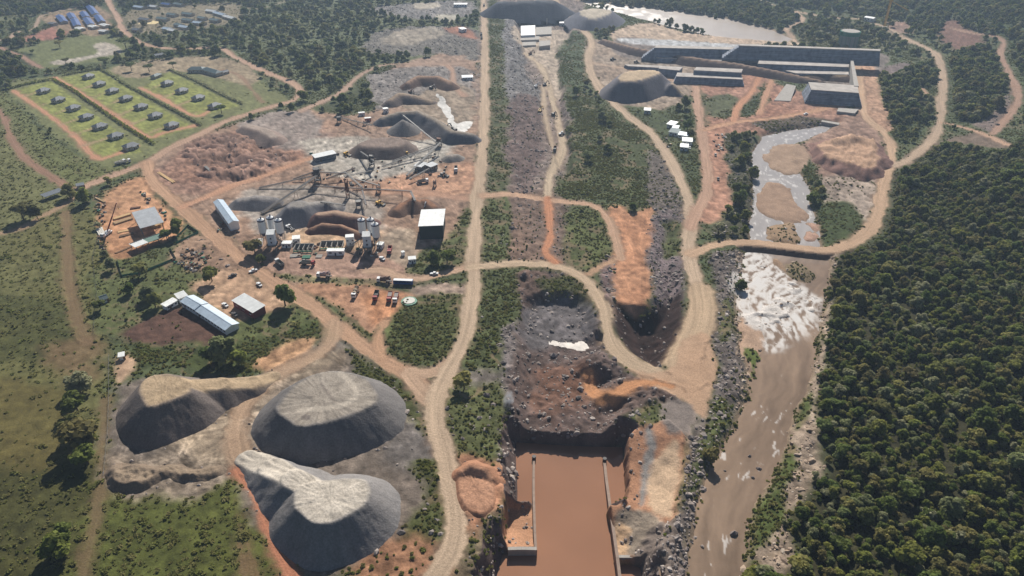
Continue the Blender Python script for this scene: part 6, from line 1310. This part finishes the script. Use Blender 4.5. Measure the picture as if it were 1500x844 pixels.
def gn_stuff(name, pts, scl, srcs, label, cat, tilt=0.0):
    n = len(pts)
    me = bpy.data.meshes.new(name); me.vertices.add(n); me.vertices.foreach_set('co', pts.astype(np.float32).ravel())
    a = me.attributes.new('scl', 'FLOAT_VECTOR', 'POINT'); a.data.foreach_set('vector', scl.astype(np.float32).ravel())
    rot = np.stack([rng.normal(size=n) * tilt, rng.normal(size=n) * tilt, rng.uniform(0, 6.283, n)], 1)
    a = me.attributes.new('rot', 'FLOAT_VECTOR', 'POINT'); a.data.foreach_set('vector', rot.astype(np.float32).ravel())
    a = me.attributes.new('vi', 'INT', 'POINT'); a.data.foreach_set('value', rng.integers(0, len(srcs), n).astype(np.int32))
    o = link(bpy.data.objects.new(name, me)); tag(o, label, cat, kind='stuff')
    nt = bpy.data.node_groups.new(name, 'GeometryNodeTree')
    nt.interface.new_socket('Geometry', in_out='INPUT', socket_type='NodeSocketGeometry'); nt.interface.new_socket('Geometry', in_out='OUTPUT', socket_type='NodeSocketGeometry')
    gi = nt.nodes.new('NodeGroupInput'); go = nt.nodes.new('NodeGroupOutput'); ip = nt.nodes.new('GeometryNodeInstanceOnPoints'); jn = nt.nodes.new('GeometryNodeJoinGeometry')
    for s in srcs[::-1]:
        oi = nt.nodes.new('GeometryNodeObjectInfo'); oi.inputs[0].default_value = s; oi.inputs['As Instance'].default_value = True; oi.transform_space = 'ORIGINAL'
        nt.links.new(oi.outputs['Geometry'], jn.inputs[0])
    def attr(nm, ty):
        q = nt.nodes.new('GeometryNodeInputNamedAttribute'); q.data_type = ty; q.inputs[0].default_value = nm; return q.outputs[0]
    nt.links.new(gi.outputs[0], ip.inputs['Points']); nt.links.new(jn.outputs[0], ip.inputs['Instance']); ip.inputs['Pick Instance'].default_value = True
    nt.links.new(attr('vi', 'INT'), ip.inputs['Instance Index']); nt.links.new(attr('rot', 'FLOAT_VECTOR'), ip.inputs['Rotation']); nt.links.new(attr('scl', 'FLOAT_VECTOR'), ip.inputs['Scale'])
    nt.links.new(ip.outputs[0], go.inputs[0])
    md = o.modifiers.new('scatter', 'NODES'); md.node_group = nt; return o
def put_tree(p, s, label, group=None, var=None, name='bushveld_tree', acac=False, sz=None):
    cm, tm = ACAC if acac else TREE[random.randrange(6) if var is None else var]
    e = thing(name, p, random.uniform(0, 6.28), label, 'tree', group); e.scale = (s, s, s if sz is None else sz)
    c = link(bpy.data.objects.new('crown', cm), e); link(bpy.data.objects.new('trunk', tm), e); return c
def gz(x, y):
    """ground height from the grid"""
    k = np.argmin((X - x) ** 2 + (Y - y) ** 2); return float(ZA[k])
def at(px, py, z=0.0):
    x, y = G(px, py); return Vector((float(x), float(y), gz(x, y) + z))
# trees that stand out
SOLO = [(118, 575, 1.7, 'dark tree at the upper end of the windbreak row beside the left fence'), (114, 602, 1.6, 'bushy tree below the first one in the windbreak row at the left fence'), (122, 655, 2.3, 'tall dark tree throwing a long shadow over the left pasture'), (130, 680, 1.5, 'dark tree crown just below the tallest tree of the left fence row'), (112, 640, 1.5, 'tree crowded against the tallest tree of the left fence row'),
        (85, 815, 1.6, 'grey-green tree at the foot of the left fence line'), (100, 795, 1.2, 'low tree above the grey-green one at the foot of the left fence line'),
        (418, 448, 1.8, 'dark tree at the corner of the ring road below the white office shed'), (374, 374, 1.7, 'broad tree shading the road left of the silos'), (311, 412, 1.5, 'round tree between the scrap yard and the white offices'), (383, 385, 1.0, 'low bush beside the broad tree left of the silos'),
        (330, 530, 2.0, 'large dark tree behind the left gravel stockpile'), (312, 532, 1.5, 'dark tree left of the large one behind the gravel stockpile'), (350, 535, 1.3, 'dark tree right of the large one behind the gravel stockpile'),
        (103, 290, 1.6, 'dark tree at the end of the farm track beside the carport'), (125, 298, 1.6, 'spreading tree with a dark shadow below the carport'), (35, 322, 2.0, 'large tree beside the farm track at the left edge'), (55, 320, 1.3, 'smaller tree on the right of the large one by the farm track'),
        (262, 345, 1.5, 'tree at the right end of the green-roofed sawmill lean-to'), (245, 352, 1.2, 'low tree in the shade below the green lean-to'), (205, 405, 1.4, 'round tree in the grass left of the scrap yard'), (216, 440, 1.4, 'tree at the left end of the long white offices'), (228, 450, 1.2, 'tree hugging the annex of the long white offices'), (190, 430, 1.1, 'bushy tree casting a shadow on the grass left of the offices'), (148, 455, 1.0, 'bush by the small blue hut'),
        (655, 385, 1.5, 'bushy tree beside the haul road below the white-roofed shed'), (635, 388, 1.4, 'tree over the lane corner below the white-roofed shed'), (165, 395, 1.0, 'low tree at the corner of the fenced sawmill garden'),
        (680, 568, 1.4, 'round tree in the scrub just below the road fork'), (520, 225, .01, '')]
for a, b, s, lb in SOLO:
    if s > .1: put_tree(at(a, b), s * 1.3, lb)
for a, b, s, lb in [(155, 97, 1.5, 'flat-topped tree at the back corner of the houses'), (193, 104, 1.3, 'left of two umbrella-shaped trees above the houses'), (219, 106, 1.3, 'right of two umbrella-shaped trees above the houses'), (254, 100, 1.1, 'tree at the top of the right row of houses'), (325, 166, 1.2, 'lone tree at the lower right corner of the houses'), (185, 72, 1.9, 'big tree between the pale yard and the camp road'), (88, 70, 1.2, 'lone tree in the green paddock'), (97, 95, 1.1, 'tree at the lower edge of the pale yard'), (172, 50, 1.1, 'tree at the fork of the road by the blue-roofed houses'), (498, 168, 1.0, 'dark tree at the top edge of the crusher yard')]:
    put_tree(at(a, b), s, lb, acac=True)
# hedges round the house plots
def hedge(pts, h, w, label):
    line = wpoly(catmull(pts, 3)); c = []; nn = []
    for i in range(len(line) - 1):
        L = np.hypot(*(line[i + 1] - line[i])); n = int(L * 9)
        t = rng.random(n)[:, None]; p = line[i] * (1 - t) + line[i + 1] * t + rng.normal(size=(n, 2)) * w * .3
        c.append(np.concatenate([p, rng.uniform(.1, h, n)[:, None]], 1))
    c = np.vstack(c); c[:, 2] += macro(c[:, 0], c[:, 1]); o0 = c[0].copy(); o0[2] = float(macro(o0[0], o0[1])); nn = rng.normal(size=c.shape); nn /= np.linalg.norm(nn, axis=1)[:, None]
    o = link(bpy.data.objects.new('hedge', quads_mesh('hedge_leaves', c - o0, nn, rng.uniform(.3, .6, len(c)), LEAF))); o.location = o0
    tag(o, label, 'hedge')
hedge([(10, 132), (40, 124), (77, 117)], 2.2, 2, 'dark hedge along the top of the leftmost house plots')
hedge([(78, 117), (110, 135), (150, 163), (190, 190), (226, 212)], 2.4, 2.4, 'dark hedge between the left and middle rows of houses')
hedge([(92, 111), (120, 106), (148, 101)], 2.2, 2, 'dark hedge along the top of the middle house row')
hedge([(148, 102), (170, 115), (190, 128), (240, 154), (295, 184)], 2.4, 2.4, 'dark hedge between the middle and right rows of houses')
hedge([(250, 103), (285, 118), (320, 136), (355, 153)], 2.4, 2.4, 'dark hedge along the right side of the last house row')

def spread(key, base, lo, hi, name, label, group, meshes, n_ind, stuffname, stufflabel, cat, sink=.0, tilt=.0, lim=None, squash=None, tree=False, sigma=.28):
    p, k = scatter(key, lim)
    s = base * np.clip(np.exp(rng.normal(size=len(p)) * sigma), lo, hi)
    dist = np.sqrt(p[:, 0] ** 2 + p[:, 1] ** 2 + (p[:, 2] - CAMH) ** 2)
    vis = (PU[k] > 0) & (PU[k] < 1500) & (PV[k] > 0) & (PV[k] < 844)
    order = np.argsort(-(s / dist) * vis); ind, rest = order[:n_ind], order[n_ind:]
    srcs = []
    for q, i in enumerate(ind):
        pp = p[i].copy(); pp[2] -= sink * s[i]
        if tree:
            c = put_tree(pp, s[i], label(pp) if callable(label) else label, group, var=q % 6, name=name)
            if q < 6: srcs.append(c)
        else:
            o = link(bpy.data.objects.new(name, meshes[q % len(meshes)])); o.location = pp; o.rotation_euler = (rng.normal() * tilt, rng.normal() * tilt, rng.uniform(0, 6.28)); o.scale = (s[i],) * 3
            tag(o, label, cat, group)
            if q < len(meshes): srcs.append(o)
    if len(rest):
        pp = p[rest].copy(); pp[:, 2] -= sink * s[rest]
        sc = np.repeat(s[rest][:, None], 3, 1)
        gn_stuff(stuffname, pp, sc, srcs, stufflabel, cat, tilt)
    print(key, len(p))
    return srcs
rt = (PU > 1140) & (PV > 180)
spread('tree', .56, .45, 3.2, 'forest_tree', 'dense green tree in the closed forest on the slope right of the river', 'trees of the forest right of the river', None, 300, 'forest', 'closed dark green bushveld forest covering the right slope', 'forest', .08, 0, rt * 1.0, tree=True, sigma=.42)
spread('tree', 1.15, .6, 1.9, 'woodland_tree', 'green tree of the scattered woodland behind the works', 'trees of the woodland behind the works', None, 40, 'woodland', 'hazy scattered bushveld woodland across the top of the view', 'woodland', .08, 0, (1.0 - rt), tree=True)
spread('bush', .5, .45, 2.8, 'bush', 'leafy green bush in the scrub beside the dirt roads', 'bushes in the roadside scrub', BUSH, 300, 'scrub', 'green scrub bushes between the dirt roads', 'bush', .1, .08)
tanr = ((PU > 1075) & (PV > 355)) * 1.0
spread('rock', .62, .4, 3.2, 'boulder', 'broken grey boulder in the dumped rock by the pits and banks', 'dumped boulders on the banks', ROCK, 300, 'rubble', 'dumped grey rock rubble along the banks and pits', 'boulder', .1, .4, 1 - tanr, sigma=.5)
spread('rock', .62, .4, 3.2, 'river_boulder', 'pale tan boulder beside or in the river', 'pale boulders along the river', ROCKTT, 200, 'river_rubble', 'pale broken rock along the right river bank', 'boulder', .1, .35, tanr, sigma=.5)
def src(meshes, name, pos, label):
    out = []
    for i, m_ in enumerate(meshes):
        o = link(bpy.data.objects.new(name, m_)); o.location = at(*pos[i]); tag(o, label[0] + ', ' + ['leftmost', 'rightmost', 'middle one'][i] + ' of three', label[1], label[2]); out.append(o)
    return out
p, k = scatter('shrub', (PV > 70) * 1.0); s = .9 * np.exp(rng.normal(size=len(p)) * .3); print('shrub', len(p))
gn_stuff('undergrowth', p, np.repeat(s[:, None], 3, 1), src(SHRUB, 'shrub', [(250, 800), (420, 800), (300, 770)], ('small green shrub in the rough grass below the stockpiles', 'shrub', 'shrubs below the stockpiles')), 'low green undergrowth and weeds', 'undergrowth')
p, k = scatter('tuft', (PV > 100) * 1.0); s = .9 * np.exp(rng.normal(size=len(p)) * .35); print('tuft', len(p))
gn_stuff('pasture_grass', p, np.repeat(s[:, None], 3, 1), src(TUFT, 'grass_tuft', [(60, 600), (40, 720), (50, 480)], ('tuft of olive grass in the left pasture', 'grass', 'grass tufts in the left pasture')), 'olive grass tufts of the left pasture', 'grass')
for a, b, s, lb in [(1075, 782, 1.5, 'dark pyramid-shaped boulder standing in the near river'), (1029, 801, .8, 'small dark boulder with foam in the near river by the left bank'), (1112, 687, 1.2, 'pale boulder breaking the water near the right bank'), (1103, 700, .9, 'low pale boulder just downstream of the one breaking the water'), (1098, 668, .7, 'small boulder in mid river among the ripples'), (1062, 690, .6, 'small boulder near the left bank of the river')]:
    x, y_ = flat(a, b, WZ); o = link(bpy.data.objects.new('river_boulder', random.choice(ROCK))); o.location = (float(x), float(y_), WZ + .1); o.scale = (s, s, s * 1.2); tag(o, lb, 'boulder')
# ------------------------------------------------------------------ haze
def haze_box():
    bm = bmesh.new(); bmesh.ops.create_cube(bm, size=1)
    lo = Vector((-15000, -300, -20)); hi = Vector((15000, 14000, 232))
    for v in bm.verts: v.co = Vector([lo[i] + (v.co[i] + .5) * (hi[i] - lo[i]) for i in range(3)])
    me = bpy.data.meshes.new('haze'); bm.to_mesh(me); bm.free()
    m = bpy.data.materials.new('haze_air'); m.use_nodes = True; nt = m.node_tree; nt.nodes.clear()
    pv = nt.nodes.new('ShaderNodeVolumePrincipled'); pv.inputs['Density'].default_value = .00015; pv.inputs['Color'].default_value = (.58, .76, 1, 1); pv.inputs['Anisotropy'].default_value = .3
    out = nt.nodes.new('ShaderNodeOutputMaterial'); nt.links.new(pv.outputs[0], out.inputs['Volume'])
    me.materials.append(m); o = link(bpy.data.objects.new('haze', me)); tag(o, 'thin blue morning haze over the valley', 'haze', kind='stuff')
haze_box()

def smoke():
    bm = bmesh.new(); bmesh.ops.create_icosphere(bm, subdivisions=2, radius=1)
    for v in bm.verts: v.co = Vector((v.co.x * 2.6 + v.co.z * 1.2, v.co.y * 4.5, v.co.z * 5))
    me = bpy.data.meshes.new('smoke'); bm.to_mesh(me); bm.free()
    m = bpy.data.materials.new('dust_smoke'); m.use_nodes = True; nt = m.node_tree; nt.nodes.clear()
    pv = nt.nodes.new('ShaderNodeVolumePrincipled'); pv.inputs['Color'].default_value = (.95, .96, 1, 1)
    tc = nt.nodes.new('ShaderNodeTexCoord'); n = nt.nodes.new('ShaderNodeTexNoise'); n.inputs['Scale'].default_value = .5; n.inputs['Detail'].default_value = 3
    g = nt.nodes.new('ShaderNodeMapRange'); g.inputs[1].default_value = .42; g.inputs[2].default_value = .72; g.inputs[4].default_value = 1.2
    out = nt.nodes.new('ShaderNodeOutputMaterial'); L = nt.links.new
    L(tc.outputs['Object'], n.inputs['Vector']); L(n.outputs['Fac'], g.inputs[0]); gr = nt.nodes.new('ShaderNodeTexGradient'); gr.gradient_type = 'SPHERICAL'; mp = nt.nodes.new('ShaderNodeMapping'); mp.inputs['Scale'].default_value = (.3, .21, .19); mu = nt.nodes.new('ShaderNodeMath'); mu.operation = 'MULTIPLY'
    L(tc.outputs['Object'], mp.inputs[0]); L(mp.outputs[0], gr.inputs[0]); L(gr.outputs['Fac'], mu.inputs[0]); L(g.outputs[0], mu.inputs[1]); L(mu.outputs[0], pv.inputs['Density']); L(pv.outputs[0], out.inputs['Volume'])
    me.materials.append(m); o = link(bpy.data.objects.new('smoke', me)); x, y = G(745, 592); o.location = (float(x), float(y), 2.5); tag(o, 'small wisp of white smoke on the left edge of the excavation', 'smoke', kind='stuff')
smoke()
